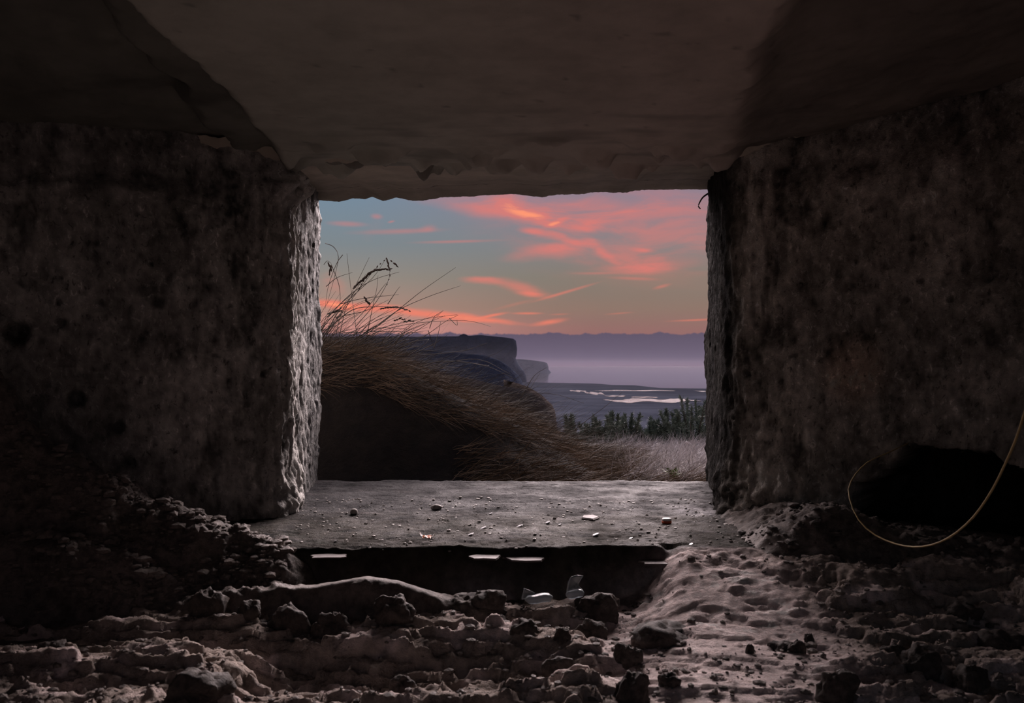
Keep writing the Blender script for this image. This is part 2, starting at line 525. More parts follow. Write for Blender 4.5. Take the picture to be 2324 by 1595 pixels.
# ---- left wall: outer jamb -> inner corner -> splayed wall -> side wall running back past the camera
pathL = [(-0.845, 3.87), (-0.735, 2.90), (-1.70, 2.53), (-2.75, 2.15), (-2.75, -0.9)]
def dispL(X, Y, Z, S):
    d = rough_relief(X, Y, Z, S)
    crust = np.exp(-((S - 0.86) / 0.22) ** 2)                     # crusted inner corner and jamb
    streaks = fbm(pts3(S, Z, X * 0, (0.035, 0.30, 1), 5.5), 4, 0.6)
    d = d + crust * (0.034 * streaks + 0.016 * fbm(pts3(S, Z, X * 0, (0.02, 0.06, 1), 9.5), 3))
    jamb = 1 - smooth(0.75, 0.95, S)
    d = d + jamb * 0.014 * fbm(pts3(S, Z, X * 0, (0.05, 0.22, 1), 15.5), 3) + jamb * (Z - 0.6) * 0.008
    edge = 1 - smooth(0.0, 0.12, S)
    d = d + edge * 0.016 * fbm(pts3(S * 0, Z, X * 0, (1, 0.09, 1), 31.5), 3)
    wall = smooth(1.02, 1.25, S)
    lip = smooth(1.02, 1.10, Z + 0.05 * fbm(pts3(S, Z * 0, X * 0, (0.12, 1, 1), 2.2), 3))
    d = d + wall * (-0.035 * lip + 0.03 * np.exp(-((Z - 1.03 - 0.03 * np.sin(S * 9)) / 0.035) ** 2) * (0.5 + fbm(pts3(S, Z, X * 0, 0.07, 6.1), 3)))
    d = d - 0.010 * np.exp(-((S - 1.80) / 0.006) ** 2) * smooth(0.35, 0.45, Z) * (1 - smooth(0.95, 1.0, Z))
    bot = np.exp(-((Z - 0.05) / 0.10) ** 2)
    d = d + bot * 0.045 * (0.4 + fbm(pts3(S, Z, X * 0, 0.09, 8.8), 4, 0.6)) * smooth(0.6, 0.9, S)
    cap = np.exp(-((S - 0.93) / 0.09) ** 2 - ((Z - 1.10) / 0.05) ** 2)
    d = d + 0.085 * cap * (0.7 + 1.2 * fbm(pts3(S, Z, X * 0, 0.05, 4.4), 2))
    d = d + pick_pits(S, Z, [(1.74, 0.60, 0.040, 0.035), (1.58, 0.40, 0.03, 0.03), (1.62, 0.63, 0.02, 0.015), (1.35, 0.70, 0.025, 0.012), (1.46, 0.31, 0.022, 0.015)])
    return d
def tintL(X, Y, Z, S, d):
    dark = 0.85 + 0.6 * fbm(pts3(S, Z, X * 0, (0.22, 0.5, 1), 40.0), 3)
    pale = np.exp(-((S - 0.84) / 0.17) ** 2) * smooth(-0.2, 0.4, fbm(pts3(S, Z, X * 0, (0.035, 0.4, 1), 44.0), 3) + 0.2)
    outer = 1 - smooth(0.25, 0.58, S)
    vst = fbm(pts3(S, Z, X * 0, (0.045, 0.6, 1), 47.0), 4, 0.6)
    t = dark * relief_shade(S, Z)
    t = t * (1 - 0.60 * outer) * (1 + 0.9 * vst * np.exp(-((S - 0.55) / 0.6) ** 2)) + 0.9 * pale  # light on the inner jamb ridge painted in, outer jamb dimmed
    t = t + 1.3 * blot(S, Z, 1.22, 0.99, 0.035, 0.06, 45.0) + 0.8 * blot(S, Z, 1.75, 0.90, 0.12, 0.20, 45.5) + 0.8 * blot(S, Z, 1.10, 0.08, 0.18, 0.10, 45.8) + 1.2 * blot(S, Z, 0.92, 1.12, 0.10, 0.05, 46.2)
    for (s0, z0, r) in ((1.74, 0.60, 0.036), (1.58, 0.40, 0.027), (1.62, 0.63, 0.018), (1.35, 0.70, 0.02), (1.46, 0.31, 0.02)):
        t = t * (1 - 0.6 * np.exp(-(((S - s0) / r) ** 2 + ((Z - z0) / r) ** 2) ** 2))  # larger pits shaded darker in the colour too
    c = np.stack([t, t * 0.985, t * 0.99], 1)
    return np.clip(c, 0.12, 1.65)
V, F, C, _ = wall_mesh(pathL, -1, dispL, tintL)
core = [(-1.02, 3.84), (-0.95, 3.06), (-1.80, 2.72), (-2.95, 2.35), (-2.95, -0.9), (-4.6, -0.9), (-4.6, 3.84)]
def prism(poly, z0, z1):
    n = len(poly)
    v = [(x, y, z0) for x, y in poly] + [(x, y, z1) for x, y in poly]
    f = [[i, (i + 1) % n, n + (i + 1) % n, n + i] for i in range(n)] + [list(range(n))[::-1], list(range(n, 2 * n))]
    return v, f
wl = mesh_obj('wall_left', V, F, M['wall'], colors=C)
tag(wl, 'rough dark concrete wall left of the opening with a pale crusted corner', kind='structure')
v, f = prism(core, -0.45, 2.6)
o = mesh_obj('wall_mass', v, f, M['ceiling'], parent=wl, smooth_sh=False, colors=np.full((len(v), 3), 0.9))

# ---- right wall
pathR = [(0.855, 3.87), (0.700, 2.92), (1.50, 2.35), (2.50, 1.62), (2.50, -0.9)]
def dispR(X, Y, Z, S):
    d = rough_relief(X, Y, Z, S, 0.9)
    crust = np.exp(-((S - 0.98) / 0.16) ** 2)
    d = d + crust * (0.016 * fbm(pts3(S, Z, X * 0, (0.035, 0.22, 1), 55.5), 4, 0.6))
    jamb = 1 - smooth(0.75, 0.95, S)
    edge = 1 - smooth(0.0, 0.12, S)
    d = d + edge * 0.018 * fbm(pts3(S * 0, Z, X * 0, (1, 0.10, 1), 37.5), 3) + jamb * 0.006 * fbm(pts3(S, Z, X * 0, (0.05, 0.2, 1), 19.5), 3)
    wall = smooth(1.02, 1.2, S)
    d = d + wall * 0.010 * fbm(pts3(S, Z, X * 0, (0.028, 0.05, 1), 61.0), 4, 0.6, ridged=True) * smooth(0.2, 0.9, S - 0.7 + 0.6 * (0.7 - Z))
    # broken-away plaster edges along the head of the wall
    lip = smooth(1.02, 1.12, Z - 0.10 * (S - 1.0) + 0.05 * fbm(pts3(S, Z * 0, X * 0, (0.1, 1, 1), 62.2), 3))
    d = d + wall * (-0.03) * lip
    # spalled corner foot
    foot = np.exp(-((Z - 0.03) / 0.13) ** 2)
    d = d + foot * 0.05 * (0.25 + fbm(pts3(S, Z, X * 0, 0.09, 68.8), 4, 0.6)) * smooth(0.5, 0.8, S)
    # the dark broken-out cavity low in the wall
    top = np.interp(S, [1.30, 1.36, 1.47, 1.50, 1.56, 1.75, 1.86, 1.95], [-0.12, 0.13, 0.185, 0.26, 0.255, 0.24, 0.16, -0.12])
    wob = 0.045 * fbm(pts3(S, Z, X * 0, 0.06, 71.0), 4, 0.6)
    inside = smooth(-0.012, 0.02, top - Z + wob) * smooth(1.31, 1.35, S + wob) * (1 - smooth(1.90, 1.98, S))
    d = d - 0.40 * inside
    d = d + pick_pits(S, Z, [(1.30, 0.93, 0.014, 0.012), (1.42, 0.86, 0.012, 0.012), (1.55, 0.75, 0.012, 0.012), (1.50, 0.80, 0.03, 0.006), (1.24, 1.0, 0.02, 0.012), (1.80, 0.56, 0.05, 0.02)])
    return d
def tintR(X, Y, Z, S, d):
    dark = 0.85 + 0.55 * fbm(pts3(S, Z, X * 0, (0.25, 0.3, 1), 80.0), 3)
    plaster = np.exp(-(((S - 1.36) / 0.09) ** 2 + ((Z - 0.49) / 0.10) ** 2) ** 2)
    pale = np.exp(-((S - 1.06) / 0.04) ** 2) * smooth(0.55, 0.75, Z) * smooth(0.0, 0.4, fbm(pts3(S, Z, X * 0, (0.03, 0.2, 1), 84.0), 3) + 0.15)
    t = dark * relief_shade(S, Z)
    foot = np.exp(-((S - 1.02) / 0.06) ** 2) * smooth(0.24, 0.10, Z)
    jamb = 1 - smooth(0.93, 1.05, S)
    t = t * (1 - 0.93 * jamb)  # jamb darkened by colour, standing in for its shade
    t = t + 1.8 * pale + 1.0 * foot * smooth(-0.2, 0.3, fbm(pts3(S, Z, X * 0, 0.05, 86.0), 3))  # lit streaks on the corner edge and foot painted into the tint
    t = t + 0.7 * blot(S, Z, 1.35, 0.10, 0.25, 0.07, 87.0) + 0.5 * blot(S, Z, 1.45, 1.0, 0.3, 0.12, 88.0)
    t = t * (1 - 0.9 * smooth(-0.06, -0.2, d))  # shade inside the cavity painted in, darker with depth
    c = np.stack([t * (1 + 0.45 * plaster), t * (0.97 + 0.22 * plaster), t * (0.95 + 0.12 * plaster)], 1)
    return np.clip(c, 0.04, 1.6)
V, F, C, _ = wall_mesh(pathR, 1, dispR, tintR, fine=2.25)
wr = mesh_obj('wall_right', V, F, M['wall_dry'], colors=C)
tag(wr, 'rough brown concrete wall right of the opening with a dark broken cavity', kind='structure')
core = [(1.03, 3.84), (1.20, 3.30), (2.25, 3.10), (2.85, 1.9), (2.85, -0.9), (4.6, -0.9), (4.6, 3.84)]
v, f = prism(core, -0.45, 2.6)
mesh_obj('wall_mass', v, f, M['ceiling'], parent=wr, smooth_sh=False, colors=np.full((len(v), 3), 0.9))

# ---- ceiling: a smooth central soffit, darker raised bays at both sides
xs = np.concatenate([np.arange(-3.0, -1.7, 0.04), np.arange(-1.7, 1.7, 0.0105), np.arange(1.7, 3.0, 0.04)])
ys = np.concatenate([np.arange(-0.9, 1.3, 0.05), np.arange(1.3, 2.99, 0.0105)])
Xg, Yg = [a.ravel() for a in np.meshgrid(xs, ys, indexing='ij')]
wl_n = 0.05 * fbm(pts3(Xg, Yg, None, 0.16, 91), 4, 0.55)
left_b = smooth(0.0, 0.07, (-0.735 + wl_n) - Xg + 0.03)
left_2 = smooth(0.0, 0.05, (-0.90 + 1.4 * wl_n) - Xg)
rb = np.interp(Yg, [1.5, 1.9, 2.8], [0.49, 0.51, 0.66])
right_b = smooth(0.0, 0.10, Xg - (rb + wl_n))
yw_l = np.interp(Xg, [-2.75, -1.70, -0.735], [2.15, 2.53, 2.90])
Zc = 1.175 + 0.010 * fbm(pts3(Xg, Yg, None, 0.5, 95), 3) + 0.003 * fbm(pts3(Xg, Yg, None, 0.05, 96), 3)
Zc += left_b * (0.035 + 0.03 * left_2 + 0.16 * np.clip(yw_l - Yg, 0, 1.2)) * (0.7 + 0.3 * left_2)
Zc += right_b * (0.02 + 0.11 * np.clip(Xg - rb, 0, 1.2) + 0.05 * np.clip(2.7 - Yg, 0, 1.2))
Zc += (left_b + right_b) * 0.018 * fbm(pts3(Xg, Yg, None, 0.13, 97), 4, 0.55)
Zc += 0.028 * smooth(2.70, 2.60, Yg) * (1 - left_b) * (1 - right_b) * 0.0
sag = fbm(pts3(Xg, Yg, None, (0.16, 0.10, 1), 99), 3)
Zc -= 0.045 * smooth(2.50, 2.85, Yg) * smooth(0.0, 0.35, sag) * (1 - left_b) * (1 - right_b)
Zc += smooth(1.45, 0.6, Yg) * 0.9
clean_lit = (1 - left_b) * (1 - right_b)
tc_ = 0.42 + 0.55 * clean_lit + 0.16 * fbm(pts3(Xg, Yg, None, 0.3, 98), 4)  # soffit cleaner and paler; dimmer light of the bays also in the tint
spots = smooth(0.45, 0.6, fbm(pts3(Xg, Yg, None, 0.05, 101), 2))
tc_ = tc_ * (1 - 0.35 * spots)
soot = smooth(0.0, 0.35, fbm(pts3(Xg, Yg, None, (0.45, 0.14, 1), 103), 3)) * smooth(2.2, 2.5, Yg)
tc_ = tc_ * (1 - 0.35 * soot)
warm = smooth(-0.5, 0.5, Xg)
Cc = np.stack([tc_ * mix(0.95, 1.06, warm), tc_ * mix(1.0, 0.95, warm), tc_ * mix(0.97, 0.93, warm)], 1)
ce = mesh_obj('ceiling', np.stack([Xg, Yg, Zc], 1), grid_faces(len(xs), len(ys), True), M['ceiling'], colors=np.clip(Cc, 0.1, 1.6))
tag(ce, 'low concrete ceiling with a paler smooth soffit between dark rough bays', kind='structure')

# ---- lintel over the opening, ragged outer edge
xs = np.arange(-1.0, 1.0, 0.0065)
far_px = [600, 735, 770, 800, 830, 845, 870, 900, 935, 960, 1000, 1030, 1060, 1100, 1170, 1185, 1230, 1265, 1325, 1340, 1425, 1440, 1500, 1700]
far_py = [452, 455, 458, 450, 452, 446, 456, 448, 455, 456, 448, 447, 446, 443, 440, 443, 447, 442, 440, 436, 437, 432, 430, 430]
YF = 3.86
zf = EYE + (830 - np.interp(xs / YF * FPX + 1162, far_px, far_py)) / FPX * YF
zf = zf + 0.004 * fbm(pts3(xs, xs * 0, None, 0.025, 111), 3)
vs = np.concatenate([np.arange(2.80, 3.60, 0.0125), np.linspace(3.60, YF, 40)])
Xg, Yg = [a.ravel() for a in np.meshgrid(xs, vs, indexing='ij')]
ZF = np.repeat(zf, len(vs))
near = 1.168 + 0.020 * fbm(pts3(Xg, Yg, None, (0.10, 0.10, 1), 112), 4, 0.55)
t = (Yg - 2.80) / (YF - 2.80)
Z = mix(near, ZF + 0.015, t ** 0.9) + 0.010 * (1 - t) * fbm(pts3(Xg, Yg, None, 0.05, 113), 3)
Z = mix(Z, ZF, smooth(3.72, 3.82, Yg)) + 0.003 * fbm(pts3(Xg, Yg, None, 0.03, 114), 3)
Z += 0.06 * smooth(2.90, 2.80, Yg)
tl = 0.95 + 0.2 * fbm(pts3(Xg, Yg, None, 0.2, 115), 3) - 0.25 * smooth(3.2, 3.7, Yg)
Cl = np.stack([tl * 1.03, tl * 0.97, tl * 0.90], 1)
li = mesh_obj('lintel', np.stack([Xg, Yg, Z], 1), grid_faces(len(xs), len(vs), True), M['ceiling'], colors=np.clip(Cl, 0.1, 1.6))
tag(li, 'thick concrete lintel over the opening with a ragged lower edge', kind='structure')
# outer nose and mass of the lintel
n = len(xs)
v = np.concatenate([np.stack([xs, np.full(n, YF), zf], 1), np.stack([xs, np.full(n, YF + 0.02), zf + 0.05], 1), np.stack([xs, np.full(n, YF + 0.02), np.full(n, 2.6)], 1)])
mesh_obj('lintel_face', v, grid_faces(3, n), M['ceiling'], parent=li, colors=np.full((3 * n, 3), 0.9))
v, f = prism([(-1.1, 2.95), (1.25, 2.95), (1.25, 3.84), (-1.1, 3.84)], 1.38, 2.6)
mesh_obj('lintel_mass', v, f, M['ceiling'], parent=li, smooth_sh=False, colors=np.full((len(v), 3), 0.9))
# calcite drips hanging from the inner edge
def drip(px, py0, py1, w, Y, sd):
    x, _, z0 = P(px, py0, Y); z1 = P(px, py1, Y)[2]
    nr, ns = 12, 18
    vv = []
    for i in range(nr):
        tt = i / (nr - 1)
        r = w / FPX * Y * 0.5 * ((1 - tt) ** 0.55 * 0.75 + 0.35 * (1 - tt) ** 3) + 0.0015
        for k in range(ns):
            a = 2 * math.pi * k / ns
            rr = r * (1 + 0.22 * math.sin(a * 2 + sd) + 0.12 * math.sin(a * 3 + sd * 2 + tt * 4))
            vv.append((x + rr * math.cos(a) * 1.15, Y + rr * math.sin(a) * 0.9, z0 + (z1 - z0) * tt))
    ff = [[i * ns + k, i * ns + (k + 1) % ns, (i + 1) * ns + (k + 1) % ns, (i + 1) * ns + k] for i in range(nr - 1) for k in range(ns)]
    ff.append([(nr - 1) * ns + k for k in range(ns)])
    mesh_obj('concrete_drip', vv, ff, M['ceiling'], parent=li, colors=np.full((len(vv), 3), 0.5))
for a in [(962, 338, 411, 62, 2.95, 0.3), (805, 345, 384, 80, 2.93, 1.2), (760, 345, 375, 90, 2.92, 2.2), (1000, 340, 372, 120, 2.95, 3.0), (1145, 340, 376, 110, 2.95, 4.0),
          (875, 345, 378, 70, 2.98, 5.0), (1300, 338, 360, 90, 2.95, 6.0), (1410, 338, 358, 110, 2.95, 7.0), (1530, 338, 356, 80, 2.95, 8.0)]:
    drip(*a)

# ---- roof slab; unseen rear cheeks and beam added to limit daylight at the back
v, f = prism([(-4.6, -0.9), (4.6, -0.9), (4.6, 3.84), (-4.6, 3.84)], 2.3, 2.9)
ro = mesh_obj('roof', v, f, M['ceiling'], smooth_sh=False, colors=np.full((len(v), 3), 0.9))
tag(ro, 'concrete roof slab of the bunker', kind='structure')

for sx_ in (-1, 1):
    v, f = prism([(sx_ * 0.9, -1.0), (sx_ * 4.6, -1.0), (sx_ * 4.6, -0.7), (sx_ * 0.9, -0.7)], -0.45, 2.6)
    o = mesh_obj('wall_rear_added', v, f, M['ceiling'], smooth_sh=False, colors=np.full((len(v), 3), 0.8))
    tag(o, 'unseen concrete cheek added to limit daylight at the open back of the bunker, %s side' % ('left' if sx_ < 0 else 'right'), kind='structure')
v, f = prism([(-1.6, -1.0), (1.6, -1.0), (1.6, -0.7), (-1.6, -0.7)], 1.5, 2.6)
o = mesh_obj('lintel', v, f, M['ceiling'], smooth_sh=False, colors=np.full((len(v), 3), 0.8))
tag(o, 'unseen concrete beam added to limit daylight at the open back of the bunker', kind='structure')

# ---- floor: sill, broken ledge, trodden soil in front
PIT = -0.135
def ledge_y(x):
    return 2.405 + 0.022 * fbm(pts3(x, x * 0, None, 0.12, 121), 5, 0.65) + 0.006 * np.sin(x * 31) - 0.10 * smooth(-0.45, -0.95, x)
def floor_z(x, y):
    x = np.asarray(x, float); y = np.asarray(y, float)
    front = smooth(0.018, -0.018, y - ledge_y(x))
    pitz = PIT - 0.012 * smooth(2.0, 1.3, y)
    ramp = mix(0.0, -0.128, smooth(2.44, 1.92, y)) - 0.010 * smooth(1.95, 1.5, y)
    edge = smooth(0.30, 0.475, x + 0.03 * fbm(pts3(x, y, None, 0.10, 123), 3) + 0.10 * (2.4 - y))
    low = mix(pitz, np.maximum(ramp, pitz), edge)
    zz = mix(0.0, low, np.where(edge > 0.5, 1.0, front))
    zz = np.where(y > 2.46, 0.0, mix(0.0, low, np.maximum(front, smooth(0.6, 1.0, edge))))
    # relief
    soil = smooth(2.36, 2.28, y) * (1 - 0.72 * smooth(0.36, 0.20, np.hypot(x - 0.47, (y - 2.00) / 2.0)))
    n1 = fbm(pts3(x, y, None, (0.16, 0.11, 1), 131), 4, 0.5)
    n2 = fbm(pts3(x, y, None, (0.055, 0.036, 1), 133), 4, 0.55)
    n3 = fbm(pts3(x, y, None, (0.017, 0.013, 1), 135), 3, 0.55)
    lumps = fbm(pts3(x, y, None, (0.085, 0.048, 1), 143), 5, 0.62, ridged=True)
    q = 0.9 * fbm(pts3(x, y, None, (0.34, 0.13, 1), 129), 4, 0.55) + 0.15 * n2 + (y - 1.9) * 0.9
    terr = sum(smooth(th - 0.018, th + 0.018, q) - 0.5 for th in (-0.42, -0.22, -0.03, 0.15, 0.34)) * 0.020 - 0.030 * (y - 1.9) * 4.5 * 0.6
    hx = smooth(-0.60, -0.50, x) * smooth(0.14, 0.04, x)
    hollow = hx * smooth(1.975, 1.945, y + 0.03 * n1 + 0.05 * (x + 0.2)) * smooth(1.55, 1.85, y)
    n4 = fbm(pts3(x, y, None, (0.0125, 0.011, 1), 145), 2)
    zz = zz + soil * (0.0028 * n4 + 0.014 * n1 + 0.013 * lumps * smooth(-0.5, 0.2, n1) + 0.010 * n2 + 0.007 * n3 + terr) - 0.045 * hollow
    sill = 1 - smooth(2.40, 2.28, y)
    zz = zz + sill * (0.010 * fbm(pts3(x, y, None, (0.30, 0.13, 1), 137), 3) + 0.007 * fbm(pts3(x, y, None, (0.08, 0.04, 1), 139), 4, 0.6, ridged=True) + 0.002 * n3)
    zz = zz + smooth(2.42, 2.38, y) * smooth(2.24, 2.36, y) * 0.016 * n2
    return zz
xs = np.concatenate([np.arange(-2.8, -1.3, 0.03), np.arange(-1.3, 1.45, 0.0062), np.arange(1.45, 2.7, 0.03)])
ys = np.concatenate([np.arange(-1.1, 1.45, 0.05), np.arange(1.45, 2.62, 0.0055), np.arange(2.62, 3.92, 0.009)])
Xg, Yg = [a.ravel() for a in np.meshgrid(xs, ys, indexing='ij')]
Zg = floor_z(Xg, Yg)
Zg = Zg - 0.10 * smooth(3.80, 3.90, Yg + 0.02 * fbm(pts3(Xg, Yg, None, 0.1, 140), 3))
n1 = fbm(pts3(Xg, Yg, None, (0.14, 0.09, 1), 151), 4, 0.55)
n2 = fbm(pts3(Xg, Yg, None, (0.05, 0.03, 1), 153), 4, 0.55)
led = smooth(-0.03, 0.01, Yg - ledge_y(Xg))
sillm = mix(led, 1 - smooth(2.42, 2.36, Yg), smooth(0.32, 0.42, Xg))
rampm = smooth(0.30, 0.45, Xg + 0.10 * (2.4 - Yg)) * smooth(2.50, 2.38, Yg)
bare = np.clip(smooth(0.34, 0.18, np.hypot(Xg - 0.46, (Yg - 1.98) / 2.2) + 0.08 * n1) + smooth(0.0, 0.34, n1) * 0.9, 0, 1)
bare = bare * (1 - 0.7 * smooth(0.05, 0.4, n2) * (1 - smooth(0.50, 0.25, np.hypot((Xg - 0.50), (Yg - 2.2) / 0.7))))
soilc = np.array([0.43, 0.365, 0.325]); barec = np.array([0.90, 0.765, 0.745])
sillc = np.array([0.062, 0.056, 0.047]); farc = np.array([0.050, 0.049, 0.052]); mossc = np.array([0.022, 0.024, 0.017])
cf = soilc + (barec - soilc) * bare[:, None]
far_t = smooth(2.75, 3.1, Yg + 0.25 * n1)[:, None]
cs = sillc + (farc - sillc) * far_t
moss = (smooth(0.0, 0.4, n1 + 0.6 * n2) * (1 - far_t[:, 0] * 0.7))[:, None]
cs = cs + (mossc - cs) * moss * 0.9
crack = smooth(0.55, 0.85, fbm(pts3(Xg, Yg, None, (0.34, 0.085, 1), 156), 4, 0.55, ridged=True))[:, None]
cs = cs * (1 - 0.6 * crack)
pale_p = smooth(0.15, 0.45, fbm(pts3(Xg, Yg, None, (0.25, 0.10, 1), 158), 4, 0.6))[:, None]
cs = cs + (np.array([0.115, 0.105, 0.105]) - cs) * pale_p * 0.8
scuff = np.exp(-(((Xg - 0.62) / 0.085) ** 2 + ((Yg - 3.02) / 0.10) ** 2) ** 2)          # whitish lime patch by the right jamb
lime = (scuff * smooth(-0.25, 0.2, n2))[:, None]
cs = cs + (np.array([0.30, 0.30, 0.32]) - cs) * lime * 0.9
cf = cf + (cs - cf) * sillm[:, None]
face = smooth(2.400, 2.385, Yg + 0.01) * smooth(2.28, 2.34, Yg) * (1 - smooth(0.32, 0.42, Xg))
cf = cf * (1 - 0.62 * face)[:, None]  # shade on the front of the step painted into the colour
Cf = cf * (1 + 0.45 * n2 + 0.3 * n1)[:, None]
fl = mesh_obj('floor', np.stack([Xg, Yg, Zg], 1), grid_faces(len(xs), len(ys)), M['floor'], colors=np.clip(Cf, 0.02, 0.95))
tag(fl, 'uneven floor of bare concrete and crumbled soil with a broken step', kind='structure')

# ================================================================== heaps inside
def patch(name, x0, x1, y0, y1, zf_, mat, step=0.0065, label=None, cat=None, colors=None):
    xs = np.arange(x0, x1, step); ys = np.arange(y0, y1, step)
    X, Y = [a.ravel() for a in np.meshgrid(xs, ys, indexing='ij')]
    Z = zf_(X, Y)
    fl_ = floor_z(X, Y)
    inroom = (Y < np.interp(X, [-2.75, -1.70, -0.735], [2.15, 2.53, 2.90]) + 0.03) & (Y < np.interp(X, [0.70, 1.50, 2.50], [2.92, 2.35, 1.62]) + np.where(X > 1.1, 0.16, 0.03))
    keep = (Z > fl_ - 0.012) & inroom
    Z = np.where(keep, Z, fl_ - 0.02)
    F = grid_faces(len(xs), len(ys))
    use = keep[F].any(axis=1) & inroom[F].all(axis=1)
    F = F[use]
    idx = np.unique(F)
    re = np.zeros(len(X), int); re[idx] = np.arange(len(idx))
    o = mesh_obj(name, np.stack([X, Y, Z], 1)[idx], re[F], mat)
    if label: tag(o, label, cat)
    return o

def lumps(x, y, a=1.0, off=0.0):
    return a * (0.030 * fbm(pts3(x, y, None, (0.11, 0.08, 1), 160 + off), 4, 0.55) + 0.016 * smooth(-0.1, 0.5, fbm(pts3(x, y, None, (0.040, 0.032, 1), 163 + off), 3)) + 0.004 * fbm(pts3(x, y, None, 0.014, 167 + off), 3))

def z_left_heap(x, y):
    top = np.interp(x, [-2.6, -1.9, -1.406, -1.358, -1.285, -1.08, -1.03, -0.886, -0.80, -0.73, -0.63, -0.55, -0.45],
                    [0.78, 0.66, 0.476, 0.379, 0.282, 0.185, 0.137, 0.095, 0.07, 0.04, 0.010, -0.04, -0.2])
    yr = 2.42 + 0.03 * fbm(pts3(x, x * 0, None, 0.12, 171), 3)
    f = smooth(-0.30, 0.0, y - yr)
    back = 1 - mix(0.6, 1.9, smooth(-1.05, -0.85, x)) * smooth(0.0, 0.24, y - yr)
    base = mix(PIT, 0.0, smooth(2.34, 2.42, y))
    rise = top - base
    z = base + np.where(rise > 0, rise * np.where(y < yr, f, back), -0.06)
    return z + lumps(x, y, 1.1) * smooth(-0.02, 0.1, z - base)
patch('rubble_heap', -2.6, -0.45, 2.02, 2.85, z_left_heap, M['soil'], label='tall dark heap of crumbled soil against the left wall', cat='soil heap')

def z_low_heap(x, y):
    top = np.interp(x, [-2.4, -1.6, -1.307, -1.116, -0.97, -0.90, -0.82, -0.77, -0.72], [0.12, 0.09, 0.072, 0.060, 0.015, -0.02, -0.055, -0.10, -0.3])
    yr = 2.25 + 0.02 * fbm(pts3(x, x * 0, None, 0.12, 173), 3)
    z = PIT + (top - PIT) * np.where(y < yr, smooth(-0.13, 0.0, y - yr), 1 - smooth(0.02, 0.16, y - yr))
    return z + lumps(x, y, 0.65, 5) * smooth(-0.0, 0.08, z - PIT)
patch('rubble_ridge', -2.4, -0.70, 1.98, 2.45, z_low_heap, M['soil'], label='lower soil ridge ending in a blunt nose before the tall left heap', cat='soil heap')

def z_mid_ridge(x, y):
    top = np.interp(x, [-0.92, -0.85, -0.776, -0.66, -0.49, -0.3625, -0.278, -0.172, -0.108, -0.066, 0.02, 0.08],
                    [-0.25, -0.09, -0.053, -0.046, -0.035, -0.012, -0.022, -0.055, -0.075, -0.088, -0.125, -0.25])
    top = top - 0.011
    yr = 2.17 + 0.012 * np.sin(x * 9)
    z = PIT + (top - PIT) * np.where(y < yr, smooth(-0.065, 0.0, y - yr), 1 - smooth(0.01, 0.22, y - yr))
    sm = smooth(-0.62, -0.5, x) * smooth(-0.12, -0.22, x) * smooth(-0.02, 0.0, y - yr)
    return z + lumps(x, y, 0.9, 9) * smooth(0, 0.05, z - PIT) * (1 - 0.88 * sm)
patch('soil_ridge', -0.95, 0.10, 2.04, 2.42, z_mid_ridge, M['soil'], step=0.0055, label='long black soil ridge with a smooth pink-lit crest before the step', cat='soil ridge')

def z_right_heap(x, y):
    top = np.interp(x, [0.52, 0.60, 0.64, 0.708, 0.78, 0.855, 0.935, 1.05, 1.25, 1.6], [-0.2, -0.06, -0.015, 0.035, 0.075, 0.105, 0.100, 0.05, 0.03, 0.02])
    yr = 2.46 - 0.16 * smooth(0.9, 1.5, x) + 0.03 * fbm(pts3(x, x * 0, None, 0.12, 181), 3)
    base = mix(-0.015, -0.16, smooth(2.44, 2.02, y))
    z = base + (top - base) * np.where(y < yr, smooth(-0.20, 0.0, y - yr), 1 - 0.35 * smooth(0.02, 0.25, y - yr))
    return z + lumps(x, y, 0.8, 13) * smooth(0.0, 0.06, z - base)
patch('rubble_mound', 0.52, 1.75, 2.05, 2.90, z_right_heap, M['soil'], label='dark soil mound below the broken cavity at the right wall', cat='soil heap')

# ---- soil clods and stones lying about
def lump_mesh(seed, n=3, flat=0.7, rough_=0.3):
    import bmesh
    bm = bmesh.new()
    bmesh.ops.create_icosphere(bm, subdivisions=n, radius=1.0)
    co = np.array([v.co for v in bm.verts])
    d = 1 + rough_ * fbm(co * 0.9 + seed * 3.7, 2) * 1.3 + rough_ * 0.55 * fbm(co * 2.4 + seed, 3) + rough_ * 0.30 * fbm(co * 5 + seed, 3, ridged=True)
    co = co * d[:, None]
    co[:, 2] *= flat
    co[:, 2] = np.maximum(co[:, 2], -0.45 * flat)
    fs = [[v.index for v in f.verts] for f in bm.faces]
    bm.free()
    return co, np.array(fs)

def ground_at(x, y):
    return float(floor_z(np.array([x]), np.array([y]))[0])

def on_floor(px, py_base, z_guess=PIT):
    z = z_guess
    for _ in range(6):
        Y = (EYE - z) * FPX / (py_base - 830)
        x = (px - 1162) / FPX * Y
        z = ground_at(x, Y)
    return x, Y, z

